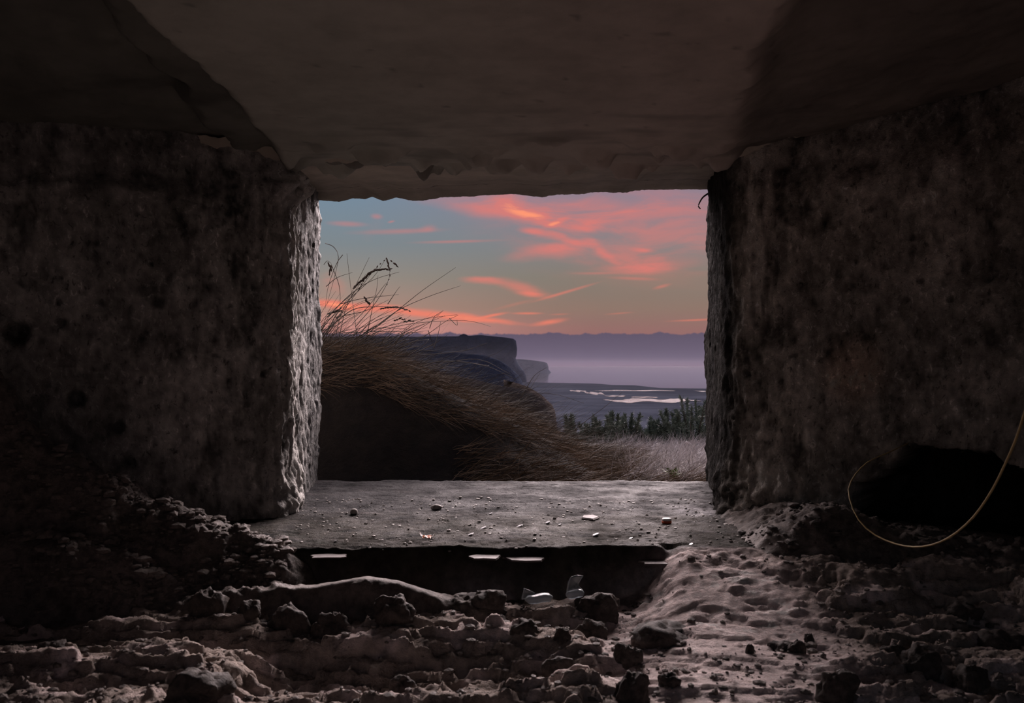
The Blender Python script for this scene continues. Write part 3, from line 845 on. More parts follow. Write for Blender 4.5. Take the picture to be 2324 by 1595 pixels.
clods = [  # px centre, py of base, width px, height px, name, material, label
    (655, 1432, 120, 78, 'soil_clod', 'clod', 'squarish black soil clod under the long soil ridge, left of the peaked clod'),
    (760, 1442, 86, 58, 'soil_clod', 'clod', 'peaked brown soil clod like a small tent before the long ridge'),
    (888, 1436, 100, 52, 'soil_clod', 'clod', 'rounded dark soil clod right of the peaked brown clod'),
    (565, 1430, 60, 34, 'soil_clod', 'clod', 'small soil clod at the left foot of the long ridge'),
    (470, 1400, 95, 66, 'soil_clod', 'clod', 'jagged dark clod just right of the blunt nose of the low ridge'),
    (1098, 1410, 108, 44, 'soil_clod', 'clod', 'broad flat black clod at the right end of the long ridge'),
    (1350, 1404, 118, 62, 'soil_clod', 'clod', 'large dark peaked clod right beside the broken glass'),
    (1342, 1442, 76, 40, 'soil_clod', 'clod', 'round black clod in front of the large peaked clod'),
    (1280, 1457, 44, 30, 'soil_clod', 'clod', 'small pointed clod left of the round black clod'),
    (1500, 1442, 170, 44, 'soil_clod', 'clod', 'long bar-shaped black clod at the edge of the bare path'),
    (1428, 1500, 66, 48, 'soil_clod', 'clod', 'squat dark clod midway between long bar clod and frame bottom'),
    (1190, 1432, 70, 30, 'soil_clod', 'clod', 'low dark clod under the lying glass shard'),
    (1436, 1588, 84, 66, 'stone', 'clod', 'black pointed stone at the bottom edge below the squat clod'),
    (1520, 1556, 60, 34, 'stone', 'clod', 'small dark stone right of the black pointed stone'),
    (1270, 1530, 90, 50, 'stone', 'clod', 'rounded dark stone at the end of the long foreground hollow'),
    (1905, 1598, 100, 76, 'stone', 'clod', 'upright dark stone standing at the bottom edge on the right'),
    (2090, 1550, 110, 60, 'stone', 'clod', 'broad black stone right of the upright dark stone'),
    (2210, 1556, 90, 48, 'stone', 'clod', 'low black stone, last but one toward the right frame edge'),
    (2270, 1400, 130, 46, 'soil_clod', 'clod', 'big dark soil slab at the right frame edge below the mound'),
    (2190, 1412, 90, 34, 'soil_clod', 'clod', 'flat dark clod left of the big slab at right edge'),
    (2030, 1408, 60, 22, 'soil_clod', 'clod', 'low clod with pale top right of the bare path'),
    (1808, 1376, 42, 32, 'soil_clod', 'clod', 'small blocky clod on the right, just past the bare path'),
    (1838, 1330, 30, 24, 'soil_clod', 'clod', 'little upright clod close before the dark right mound'),
    (1785, 1350, 80, 26, 'soil_clod', 'clod', 'flat clod with a long shadow before the right mound'),
    (450, 1580, 160, 70, 'stone', 'clod', 'large dark stone at bottom left of the foreground'),
    (560, 1590, 60, 34, 'stone', 'clod', 'smaller stone touching the large bottom-left stone'),
    (740, 1512, 74, 38, 'soil_clod', 'clod', 'dark clod left of the long foreground hollow'),
    (915, 1524, 64, 40, 'soil_clod', 'clod', 'dark clod with lit rim on the near lip of the hollow'),
    (115, 1488, 86, 36, 'soil_clod', 'clod', 'dark clod in the soil at far left, below the low ridge'),
    (1702, 1482, 22, 26, 'stone', 'clod', 'small upright dark pebble alone on the pale bare patch'),
]
lm = [lump_mesh(sd, 4, 1.0, 0.52) for sd in range(9)]
for i, (px, pb, w, h, nm, mt, lab) in enumerate(clods):
    x, Y, z = on_floor(px, pb)
    co, fs = lm[i % 9]
    sx = w / FPX * Y * 0.5; sz = h / FPX * Y
    c = co.copy()
    lo_, hi_ = c.min(0), c.max(0)
    c = (c - (lo_ + hi_) / 2) / ((hi_ - lo_) / 2)
    a = i * 1.3
    ca, sa = math.cos(a), math.sin(a)
    c = np.stack([c[:, 0] * ca - c[:, 1] * sa, c[:, 0] * sa + c[:, 1] * ca, c[:, 2]], 1)
    c = c * np.array([sx, sx * 0.75, sz * 0.60]) + np.array([0, 0, sz * 0.42])
    fine = fbm(c / 0.012 + i, 3) * 0.0022
    c = c + c / (np.linalg.norm(c, axis=1)[:, None] + 1e-6) * fine[:, None]
    o = mesh_obj(nm, c, fs, M[mt], loc=(x, Y + sx * 0.15, z - 0.004))
    tag(o, lab, 'stone' if nm == 'stone' else 'clod', 'clods and stones lying in the foreground soil')

# crumbs: too many to count
small = lump_mesh(3, 1, 0.8, 0.4)
def crumbs(name, n, x0, x1, y0, y1, rmin, rmax, mat, label, cat, cond=None, zfun=floor_z):
    X = rng.uniform(x0, x1, n); Y = rng.uniform(y0, y1, n)
    if cond is not None:
        k = cond(X, Y); X, Y = X[k], Y[k]
    n = len(X)
    R = rmin * (rmax / rmin) ** (rng.uniform(0, 1, n) ** 1.8)
    Z = zfun(X, Y) + R * 0.25
    co, fs = small
    A = rng.uniform(0, 6.28, n)
    ca, sa = np.cos(A)[:, None], np.sin(A)[:, None]
    s1, s2, s3 = [rng.uniform(0.7, 1.4, n)[:, None] for _ in range(3)]
    bx, by, bz = co[:, 0][None] * s1, co[:, 1][None] * s2, co[:, 2][None] * s3 * 0.8
    V = np.stack([(bx * ca - by * sa) * R[:, None] + X[:, None], (bx * sa + by * ca) * R[:, None] + Y[:, None], bz * R[:, None] + Z[:, None]], 2).reshape(-1, 3)
    F = (fs[None] + (np.arange(n) * len(co))[:, None, None]).reshape(-1, 3)
    o = mesh_obj(name, V, F, mat, smooth_sh=False)
    return tag(o, label, cat, kind='stuff')
off_path = lambda X, Y: (np.hypot((X - 0.52) / 1.0, (Y - 2.12) / 0.9) > 0.22) | (rng.uniform(0, 1, len(X)) < 0.08)
crumbs('soil_crumbs', 3600, -1.25, 1.25, 1.45, 2.36, 0.002, 0.011, M['crumb'], 'countless crumbs of dark soil strewn over the foreground floor', 'soil', off_path)
crumbs('sill_grit', 900, -0.75, 0.75, 2.42, 3.3, 0.0015, 0.006, M['stone'], 'fine grey grit scattered over the concrete sill', 'grit')
def heapz(X, Y):
    return np.maximum.reduce([z_left_heap(X, Y), z_low_heap(X, Y)])
crumbs('heap_crumbs', 1700, -1.5, -0.6, 2.08, 2.46, 0.004, 0.018, M['crumb'], 'crumbs of soil covering the heaps at left', 'soil', lambda X, Y: heapz(X, Y) > -0.10, heapz)
crumbs('mound_crumbs', 300, 0.62, 1.35, 2.28, 2.60, 0.004, 0.016, M['clod'], 'crumbs of soil on the mound at right', 'soil', lambda X, Y: z_right_heap(X, Y) > -0.03, z_right_heap)

# ---- litter
def flat_piece(name, px, py, w, h, th, mat, label, cat, seed, group=None, tilt=0.0, dz=0.0, base=0.0):
    x, Y, z = on_floor(px, py, base)
    rs = np.random.default_rng(seed)
    n = 11
    a = np.linspace(0, 2 * np.pi, n, endpoint=False) + rs.uniform(-0.2, 0.2, n)
    r = 1 + rs.uniform(-0.3, 0.2, n)
    rx = w / FPX * Y * 0.5
    ry = min(max(h / FPX * Y * 0.5 / max((EYE - z) / Y, 0.05), rx * 0.25), rx * 1.3)
    ring = np.stack([np.cos(a) * r * rx, np.sin(a) * r * ry], 1)
    v = []
    for zz, k in ((0, 0.9), (th * 0.6, 1.0), (th, 0.86)):
        v += [(p[0] * k, p[1] * k, zz + math.sin(tilt) * p[0]) for p in ring]
    f = [[j * n + i, j * n + (i + 1) % n, (j + 1) * n + (i + 1) % n, (j + 1) * n + i] for j in range(2) for i in range(n)]
    f += [list(range(n))[::-1], list(range(2 * n, 3 * n))]
    o = mesh_obj(name, v, f, mat, smooth_sh=False, loc=(x, Y, z - 0.001 + dz))
    return tag(o, label, cat, group)

flat_piece('pale_stone', 1338, 1178, 46, 11, 0.010, M['flake'], 'pinkish flat stone lying mid-sill, left of the red and white cap', 'stone', 1)
flat_piece('flat_stone', 1722, 1213, 44, 12, 0.016, M['stone'], 'grey oval stone at the foot of the right wall', 'stone', 2)
flat_piece('stone', 1762, 1197, 30, 14, 0.02, M['stone'], 'smaller grey stone close behind the grey oval stone', 'stone', 12)
chips = [(1243, 1188, 14, 'white chip beside a second one, left below the pinkish flat stone'), (1270, 1192, 10, 'round white chip just right of the slanting white chip'),
         (1113, 1168, 12, 'white chip near the left rear of the sill, behind the others'), (1352, 1213, 28, 'long thin white chip below the pinkish flat stone'),
         (1432, 1222, 12, 'small white chip between long thin chip and the bare path'), (1068, 1214, 20, 'cluster-like white chip left of centre on the sill'),
         (1568, 1236, 14, 'bluish white chip at the sill edge near the bare path'), (1178, 1196, 20, 'pale chip under the white pair, centre of the sill'),
         (1096, 1198, 22, 'pale flat chip above the cluster-like chip'), (762, 1228, 8, 'tiny white chip near the left end of the step')]
for i, (px, py, w, lab) in enumerate(chips):
    flat_piece('white_chip', px, py, w * 0.8, 4, 0.004, M['chip'], lab, 'chip', 30 + i, 'white chips on the sill', tilt=0.3)
# round pebble
x, Y, z = on_floor(803, 1166, 0)
co, fs = lump_mesh(5, 3, 0.95, 0.12)
o = mesh_obj('pebble', co * 0.0125, fs, M['stone'], loc=(x, Y, z + 0.008))
tag(o, 'small round brown pebble on the sill near the left corner', 'pebble')
x, Y, z = on_floor(990, 1248, 0)
co, fs = lump_mesh(6, 3, 0.8, 0.3)
o = mesh_obj('stone', co * np.array([0.018, 0.012, 0.014]), fs, M['stone'], loc=(x, Y, z + 0.006))
tag(o, 'small pale stone at the step edge below the orange scrap', 'stone')

# bottle cap: white top over an orange-red skirt
x, Y, z = on_floor(1513, 1187, 0)
cap = empty('bottle_cap', (x, Y, z))
tag(cap, 'small plastic cap, white above and orange-red below, on the right of the sill', 'bottle cap')
def lathe(name, prof, mat, parent, n=20, loc=(0, 0, 0), rot=None):
    v = [(r * math.cos(2 * math.pi * k / n), r * math.sin(2 * math.pi * k / n), zz) for r, zz in prof for k in range(n)]
    f = [[i * n + k, i * n + (k + 1) % n, (i + 1) * n + (k + 1) % n, (i + 1) * n + k] for i in range(len(prof) - 1) for k in range(n)]
    f.append(list(range(n))[::-1]); f.append([(len(prof) - 1) * n + k for k in range(n)])
    o = mesh_obj(name, v, f, mat, parent, loc=loc)
    if rot: o.rotation_euler = rot
    return o
lathe('skirt', [(0.0145, 0.0), (0.0155, 0.002), (0.0155, 0.008), (0.0148, 0.0085)], M['red_plastic'], cap)
lathe('lid', [(0.0150, 0.0086), (0.0152, 0.013), (0.0135, 0.0155), (0.006, 0.0165)], M['white_plastic'], cap)

# orange and white scrap
x, Y, z = on_floor(969, 1224, 0)
sc = empty('plastic_scrap', (x, Y, z))
tag(sc, 'crumpled scrap, orange in the middle with white ends, on the left of the sill', 'scrap')
def crumple(name, w, d, h, mat, parent, loc, seed, tilt):
    n = 9
    uu = np.linspace(-1, 1, n)
    U, W = [q.ravel() for q in np.meshgrid(uu, uu, indexing='ij')]
    zt = 0.55 * h * (1 + fbm(pts3(U, W, None, 0.8, seed), 2)) + tilt * U * h
    top = np.stack([U * w, W * d, zt + 0.001], 1); bot = np.stack([U * w, W * d, zt - 0.0015], 1)
    F1 = grid_faces(n, n); F2 = grid_faces(n, n, True) + n * n
    return mesh_obj(name, np.concatenate([top, bot]), np.concatenate([F1, F2]), mat, parent, loc=loc, smooth_sh=False)
crumple('orange_middle', 0.012, 0.012, 0.010, M['orange'], sc, (0, 0, 0.002), 201, 0.0)
crumple('white_end', 0.006, 0.010, 0.012, M['white_plastic'], sc, (-0.016, 0.002, 0.004), 203, -0.6)
crumple('white_end', 0.006, 0.010, 0.012, M['white_plastic'], sc, (0.017, 0.0, 0.002), 205, 0.6)

# ledge flakes showing at the broken edge of the step
def ledge_flake(px, py, w, th_px, label, seed):
    Yl = float(ledge_y(np.array([(px - 1162) / FPX * 2.38]))[0]) - 0.02
    x, _, z = P(px, py, Yl)
    rs = np.random.default_rng(seed)
    n = 12
    rx, ry, th = w / FPX * Yl * 0.5, 0.034, th_px / FPX * Yl * 0.5
    a = np.linspace(0, 2 * np.pi, n, endpoint=False)
    r = 1 + rs.uniform(-0.32, 0.12, n)
    ring = [(math.copysign(abs(math.cos(t)) ** 0.5, math.cos(t)) * rx * q, math.sin(t) * ry * q) for t, q in zip(a, r)]
    v = [(p, q, 0) for p, q in ring] + [(p * 0.97, q * 0.97, th) for p, q in ring]
    f = [[i, (i + 1) % n, n + (i + 1) % n, n + i] for i in range(n)] + [list(range(n))[::-1], list(range(n, 2 * n))]
    o = mesh_obj('concrete_flake', v, f, M['flake'], smooth_sh=False, loc=(x, Yl, z - th))
    tag(o, label, 'flake', 'pale flakes along the broken step')
ledge_flake(1100, 1262, 72, 8, 'longest pink flake at the middle of the broken step', 1)
ledge_flake(1192, 1266, 112, 8, 'pink flake right of the longest one, split in the middle', 2)
ledge_flake(748, 1260, 100, 5, 'thin bluish flake at the left part of the step', 3)
ledge_flake(1488, 1273, 78, 7, 'pale flake at the right end of the step', 4)

# broken glass lying in the hollow below the step
def curved_shard(name, pts, bulge, th, mat, parent, nseg=8):
    """pts: outline in the shard's own x/z plane; bent about z into a piece of bottle wall with thickness"""
    pts = np.array(pts, float)
    cx = pts.mean(0)
    rings = []
    for k in (1.0, 0.66, 0.33, 0.02):
        rings.append(cx + (pts - cx) * k)
    n = len(pts)
    R = np.concatenate(rings)
    def bend(p, off):
        y = bulge * (1 - (p[:, 0] / np.abs(pts[:, 0]).max()) ** 2)
        return np.stack([p[:, 0], y + off, p[:, 1]], 1)
    A, B = bend(R, 0), bend(R, th)
    F = []
    for j in range(3):
        for i in range(n):
            q = [j * n + i, j * n + (i + 1) % n, (j + 1) * n + (i + 1) % n, (j + 1) * n + i]
            F.append(q); F.append([x + 4 * n for x in q][::-1])
    for i in range(n):
        F.append([i, 4 * n + i, 4 * n + (i + 1) % n, (i + 1) % n])
    return mesh_obj(name, np.concatenate([A, B]), F, mat, parent)

def tube(name, pts, rad, mat, parent=None, n=7, loc=None):
    pts = np.array(pts, float)
    rad = np.full(len(pts), rad) if np.isscalar(rad) else np.array(rad, float)
    tg = np.gradient(pts, axis=0)
    tg /= np.linalg.norm(tg, axis=1)[:, None] + 1e-9
    up = np.array([0.0, 0.0, 1.0]) if abs(tg[0][2]) < 0.9 else np.array([0.0, 1.0, 0.0])
    v = []
    for p, t_, r in zip(pts, tg, rad):
        a = np.cross(t_, up); a /= np.linalg.norm(a) + 1e-9
        b_ = np.cross(a, t_)
        for k in range(n):
            w = 2 * math.pi * k / n
            v.append(p + r * (math.cos(w) * a + math.sin(w) * b_))
    m_ = len(pts)
    f = [[i * n + k, i * n + (k + 1) % n, (i + 1) * n + (k + 1) % n, (i + 1) * n + k] for i in range(m_ - 1) for k in range(n)]
    f += [list(range(n))[::-1], [(m_ - 1) * n + k for k in range(n)]]
    return mesh_obj(name, v, f, mat, parent, loc=loc)

def rounded_bar(name, L, W, H, mat, parent, loc, rot):
    n, m_ = 12, 9
    v = []
    for j in range(m_):
        u = -1 + 2 * j / (m_ - 1)
        k = (1 - abs(u) ** 6) ** 0.5 * 0.75 + 0.25
        for i in range(n):
            a = 2 * math.pi * i / n
            c, s = math.cos(a), math.sin(a)
            v.append((u * L, math.copysign(abs(c) ** 0.7, c) * W * k, math.copysign(abs(s) ** 0.7, s) * H * k + 0.10 * H * math.sin(u * 5)))
    f = [[j * n + i, j * n + (i + 1) % n, (j + 1) * n + (i + 1) % n, (j + 1) * n + i] for j in range(m_ - 1) for i in range(n)]
    f += [list(range(n))[::-1], [(m_ - 1) * n + i for i in range(n)]]
    o = mesh_obj(name, v, f, mat, parent, loc=loc)
    o.rotation_euler = rot
    return o

YG = 2.24
gx, gy, gz = P(1305, 1358, YG)
s = YG / FPX
sh = empty('glass_shard', (gx, gy, gz))
tag(sh, 'upright curved shard of a broken bottle on its thick rim, below the step', 'glass shard', 'broken glass below the step')
rounded_bar('thick_rim', 21 * s, 0.010, 0.0105, M['glass_rim'], sh, (0, 0, 0.0115), (0, math.radians(-9), 0))
curved_shard('shard_wall', [(-20 * s, 12 * s), (20 * s, 16 * s), (10 * s, 26 * s), (10 * s, 34 * s), (19 * s, 51 * s), (6 * s, 51 * s), (-8 * s, 47 * s), (-16 * s, 36 * s)], 0.012, 0.003, M['glass'], sh)
gx, gy, gz = P(1223, 1367, 2.235)
sh = empty('glass_shard', (gx, gy, gz))
tag(sh, 'thick pale glass shard lying flat, left of the upright shard', 'glass shard', 'broken glass below the step')
rounded_bar('thick_rim', 32 * s, 0.016, 0.0105, M['glass_rim'], sh, (0, 0, 0.0105), (0, math.radians(-5), math.radians(8)))
curved_shard('shard_wall', [(-40 * s, 6 * s), (-10 * s, 8 * s), (-8 * s, 20 * s), (-34 * s, 32 * s)], 0.008, 0.003, M['glass'], sh)
gx, gy, gz = P(1112, 1371, 2.22)
o = curved_shard('glass_shard', [(-22 * s, 0), (17 * s, 0), (17 * s, 8 * s), (-4 * s, 5 * s)], 0.006, 0.010, M['glass_rim'], None)
o.location = (gx, gy, gz + 0.003)
tag(o, 'thin low sliver of glass, leftmost of the broken pieces', 'glass shard', 'broken glass below the step')
gx, gy, gz = P(1050, 1352, 2.26)
co, fs = lump_mesh(8, 3, 0.8, 0.15)
o = mesh_obj('stone', co * np.array([0.024, 0.02, 0.020]), fs, M['stone'], loc=(gx, gy, gz - 0.008))
tag(o, 'rounded stone in the shade left of the glass pieces', 'stone')

# looped stalk in front of the cavity
def spline(pts, n=40):
    pts = np.array(pts, float)
    d = np.concatenate([[0], np.cumsum(np.linalg.norm(np.diff(pts, axis=0), axis=1))])
    q = np.concatenate([[2 * pts[0] - pts[1]], pts, [2 * pts[-1] - pts[-2]]])
    out = []
    for tt in np.linspace(0, d[-1] - 1e-9, n):
        i = min(np.searchsorted(d, tt, side='right') - 1, len(pts) - 2)
        u = (tt - d[i]) / (d[i + 1] - d[i])
        p0, p1, p2, p3 = q[i], q[i + 1], q[i + 2], q[i + 3]
        out.append(0.5 * ((2 * p1) + (-p0 + p2) * u + (2 * p0 - 5 * p1 + 4 * p2 - p3) * u ** 2 + (-p0 + 3 * p1 - 3 * p2 + p3) * u ** 3))
    return np.array(out)
loop = [P(2068, 1003, 2.60), P(2020, 1025, 2.50), P(1965, 1052, 2.42), P(1930, 1095, 2.36), P(1928, 1130, 2.32), P(1948, 1178, 2.27), P(1985, 1213, 2.22), P(2040, 1236, 2.14),
        P(2095, 1240, 2.05), P(2150, 1222, 1.97), P(2205, 1178, 1.89), P(2250, 1115, 1.82), P(2285, 1045, 1.76), P(2310, 985, 1.72), P(2345, 880, 1.68), P(2420, 700, 1.72), (1.50, 1.90, 0.80), (1.72, 2.15, 0.90)]
st = tube('dry_stalk', spline(loop, 70), np.linspace(0.0016, 0.0034, 70), M['stalk'])
tag(st, 'long golden dry stalk bent into a loop before the dark cavity', 'stalk')
tw = tube('root', spline([P(1612, 436, 3.80), P(1596, 447, 3.80), P(1588, 459, 3.80), P(1585, 468, 3.80), P(1590, 474, 3.80)], 14), np.linspace(0.004, 0.0025, 14), M['root'])
tag(tw, 'tiny dark root hooking out of the upper right corner of the opening', 'root')

# ================================================================== outside: ground, bank, grass
CREST_X = [-3.5, -2.2, -1.5, -1.06, -0.764, -0.397, -0.03, 0.2156, 0.46, 0.70, 1.0]
CREST_Z = [1.1, 0.9, 0.72, 0.60, 0.555, 0.385, 0.225, 0.09, -0.045, -0.10, -0.13]
def out_z(x, y):
    x = np.asarray(x, float); y = np.asarray(y, float)
    z = -0.05 - 0.047 * np.clip(y - 3.86, 0, 5.7)
    z = z + 0.02 * fbm(pts3(x, y, None, 0.7, 301), 3)
    z = z - smooth(9.3, 12, y) * 1.2 - np.clip(y - 11, 0, 60) * 0.75
    return z
def bank_z(x, y):
    top = np.interp(x, CREST_X, CREST_Z)
    base = out_z(x, y)
    yr = 4.62 + 0.05 * fbm(pts3(x, y * 0, None, 0.5, 303), 2)
    f = np.where(y < yr, smooth(-0.50, 0.06, y - yr) ** 0.8, 1 - 0.55 * smooth(0.3, 3.0, y - yr))
    z = base + np.clip(top - base, 0, 9) * f
    z = z + 0.03 * fbm(pts3(x, y, None, 0.25, 305), 3) * smooth(0, 0.1, z - base)
    return np.where(top > base, z, base - 0.05)
xs = np.concatenate([np.arange(-40, -4, 1.0), np.arange(-4, 4, 0.05), np.arange(4, 41, 1.0)])
ys = np.concatenate([np.arange(3.85, 13, 0.06), np.arange(13, 46, 1.0)])
X, Y = [a.ravel() for a in np.meshgrid(xs, ys, indexing='ij')]
o = mesh_obj('ground', np.stack([X, Y, out_z(X, Y)], 1), grid_faces(len(xs), len(ys)), M['turf'])
tag(o, 'dry clifftop turf outside the opening', kind='structure')
v = [(-60, -60, -0.42), (60, -60, -0.42), (60, 3.86, -0.42), (-60, 3.86, -0.42)]
o = mesh_obj('ground_rear', v, [[0, 1, 2, 3]], M['turf'])
tag(o, 'dry turf around and behind the bunker', kind='structure')
xs = np.arange(-3.4, 1.0, 0.03); ys = np.arange(4.02, 7.6, 0.03)
X, Y = [a.ravel() for a in np.meshgrid(xs, ys, indexing='ij')]
o = mesh_obj('grass_bank', np.stack([X, Y, bank_z(X, Y)], 1), grid_faces(len(xs), len(ys)), M['bank'])
tag(o, 'dark earth bank rising to the left just outside the opening', 'bank')

def ribbons(name, roots, d0, L, W, bend, mat, label=None, cat=None, nseg=4, parent=None, curl=0.0):
    """grass blades: tapering ribbons that start along d0 and bend towards 'bend'"""
    n = len(roots)
    d0 = d0 / np.linalg.norm(d0, axis=1)[:, None]
    ts = np.linspace(0, 1, nseg + 1)
    cen = np.zeros((n, nseg + 1, 3))
    cen[:, 0] = roots
    d = d0.copy()
    dirs = [d0]
    for k in range(nseg):
        cen[:, k + 1] = cen[:, k] + d * (L / nseg)[:, None]
        d = d + bend / nseg
        d /= np.linalg.norm(d, axis=1)[:, None]
        dirs.append(d)
    sd = np.cross(d0, rng.normal(size=(n, 3)))
    sd /= np.linalg.norm(sd, axis=1)[:, None] + 1e-9
    w = W[:, None] * (1 - 0.85 * ts[None] ** 1.5)
    A = cen + sd[:, None] * w[..., None] * 0.5
    B = cen - sd[:, None] * w[..., None] * 0.5
    V = np.stack([A, B], 2).reshape(n, -1, 3)
    m_ = 2 * (nseg + 1)
    q = np.array([[2 * k, 2 * k + 1, 2 * k + 3, 2 * k + 2] for k in range(nseg)])
    F = (q[None] + (np.arange(n) * m_)[:, None, None]).reshape(-1, 4)
    o = mesh_obj(name, V.reshape(-1, 3), F, mat, parent)
    if label: tag(o, label, cat, kind='stuff')
    return o

# combed dry grass over the bank, blown to the right
n = 30000
X = rng.uniform(-3.2, 0.85, n); Y = 4.46 + rng.uniform(0, 1, n) ** 1.4 * 2.1
Z = bank_z(X, Y)
k = (Z > out_z(X, Y) + 0.02) 
X, Y, Z = X[k], Y[k], Z[k]; n = len(X)
slope = (np.interp(X + 0.1, CREST_X, CREST_Z) - np.interp(X - 0.1, CREST_X, CREST_Z)) / 0.2
d0 = np.stack([np.full(n, 0.9), rng.normal(-0.1, 0.35, n), np.maximum(slope, -0.8) + rng.uniform(0.05, 0.75, n)], 1)
bend = np.stack([rng.uniform(0.0, 0.6, n), rng.normal(0, 0.25, n), rng.uniform(-1.3, -0.2, n)], 1)
ribbons('bank_grass', np.stack([X, Y, Z - 0.01], 1), d0, rng.uniform(0.10, 0.30, n), rng.uniform(0.0012, 0.0028, n), bend, M['straw_dark'],
        'matted brown dry grass combed to the right over the earth bank', 'grass')
n = 3200
X = rng.uniform(-1.5, 0.6, n); Y = rng.uniform(4.45, 5.4, n)
Z = bank_z(X, Y); k = Z > out_z(X, Y) + 0.02
X, Y, Z = X[k], Y[k], Z[k]; n = len(X)
d0 = np.stack([rng.uniform(0.3, 1.1, n), rng.normal(0, 0.3, n), rng.uniform(0.1, 0.9, n)], 1)
bend = np.stack([rng.uniform(0, 0.8, n), rng.normal(0, 0.2, n), rng.uniform(-0.9, 0.0, n)], 1)
ribbons('loose_grass', np.stack([X, Y, Z - 0.01], 1), d0, rng.uniform(0.14, 0.40, n), rng.uniform(0.0010, 0.0018, n), bend, M['stem'],
        'loose single blades of dark grass standing out of the bank', 'grass', nseg=6)
# pale grass of the flat ground
n = 26000
X = rng.uniform(-0.6, 3.4, n); Y = rng.uniform(4.0, 9.6, n)
kk = (bank_z(X, Y) < out_z(X, Y) + 0.06) & ((Y > 5.2) | (np.interp(X, CREST_X, CREST_Z) < out_z(X, Y) + 0.02))
X, Y = X[kk], Y[kk]; n = len(X)
dens = fbm(pts3(X, Y, None, 0.5, 311), 2)
d0 = np.stack([rng.normal(0.25, 0.5, n), rng.normal(0, 0.4, n), rng.uniform(0.3, 1.0, n)], 1)
bend = np.stack([rng.normal(0.3, 0.5, n), rng.normal(0, 0.4, n), rng.uniform(-1.0, 0.1, n)], 1)
ribbons('pale_grass', np.stack([X, Y, out_z(X, Y) - 0.01], 1), d0, rng.uniform(0.05, 0.20, n) * (1 + 0.5 * dens), rng.uniform(0.002, 0.005, n), bend, M['straw_pale'],
        'pale bleached grass growing on the flat ground right of the bank', 'grass')
# brown grass trailing over the sill edge
n = 2600
X = rng.uniform(-0.3, 1.2, n); Y = rng.uniform(3.92, 4.35, n)
d0 = np.stack([rng.normal(0.9, 0.4, n), rng.normal(-0.1, 0.4, n), rng.uniform(0.0, 0.5, n)], 1)
bend = np.stack([rng.normal(0.3, 0.5, n), rng.normal(0, 0.3, n), rng.uniform(-0.7, 0.2, n)], 1)
ribbons('trailing_grass', np.stack([X, Y, np.maximum(out_z(X, Y), bank_z(X, Y)) - 0.005], 1), d0, rng.uniform(0.10, 0.32, n), rng.uniform(0.0018, 0.0035, n), bend, M['straw_dark'],
        'low brown grass trailing along the outer edge of the sill', 'grass')

# tall grass silhouetted against the sky: one clump, stems and seed heads are its parts
YS = 4.75
clump = empty('tall_grass', (-0.98, YS, 0.50))
tag(clump, 'clump of tall dark grass with seed heads leaning right against the sunset', 'grass')
O = np.array((-0.98, YS, 0.50))
def stem(pix, r0=0.0016, r1=0.0006, n=16, name='stem', dy=0.0, mat='stem'):
    pp = [np.array(P(a, c, YS + dy + 0.04 * math.sin(i * 1.1 + a))) - O for i, (a, c) in enumerate(pix)]
    sp = spline(pp, n)
    tube(name, sp, np.linspace(r0 * 1.4, r1 * 1.25, n), M[mat], clump, n=4)
    return sp
def spindle(c, d, L, r, mat, vs, fs):
    d = np.array(d, float); d /= np.linalg.norm(d)
    a = np.cross(d, (0.1, 1, 0.2)); a /= np.linalg.norm(a); b_ = np.cross(d, a)
    b0 = len(vs)
    for tt, rr in ((0, 0.15), (0.25, 0.85), (0.5, 1.0), (0.78, 0.6), (1.0, 0.08)):
        for k in range(6):
            w = math.pi * k / 3
            vs.append(np.array(c) + d * L * tt + r * rr * (math.cos(w) * a + math.sin(w) * b_))
    for i in range(4):
        for k in range(6):
            fs.append([b0 + i * 6 + k, b0 + i * 6 + (k + 1) % 6, b0 + (i + 1) * 6 + (k + 1) % 6, b0 + (i + 1) * 6 + k])
def seed_head(pix, r, count, spread=0.35, dy=0.0):
    r = r * 1.25
    pp = spline([np.array(P(a, c, YS + dy)) - O for a, c in pix], 30)
    vs, fs = [], []
    for i in range(count):
        t_ = i / max(count - 1, 1)
        j = min(int(t_ * 27), 27)
        d = pp[j + 2] - pp[j]
        d = d / (np.linalg.norm(d) + 1e-9) + np.array([random.uniform(-1, 1), random.uniform(-1, 1), random.uniform(-1, 1)]) * spread
        k = 1 - 0.55 * abs(t_ - 0.45)
        spindle(pp[j], d, r * random.uniform(3.4, 5.2) * k, r * k, None, vs, fs)
    return mesh_obj('seed_head', vs, fs, M['seed'], clump)
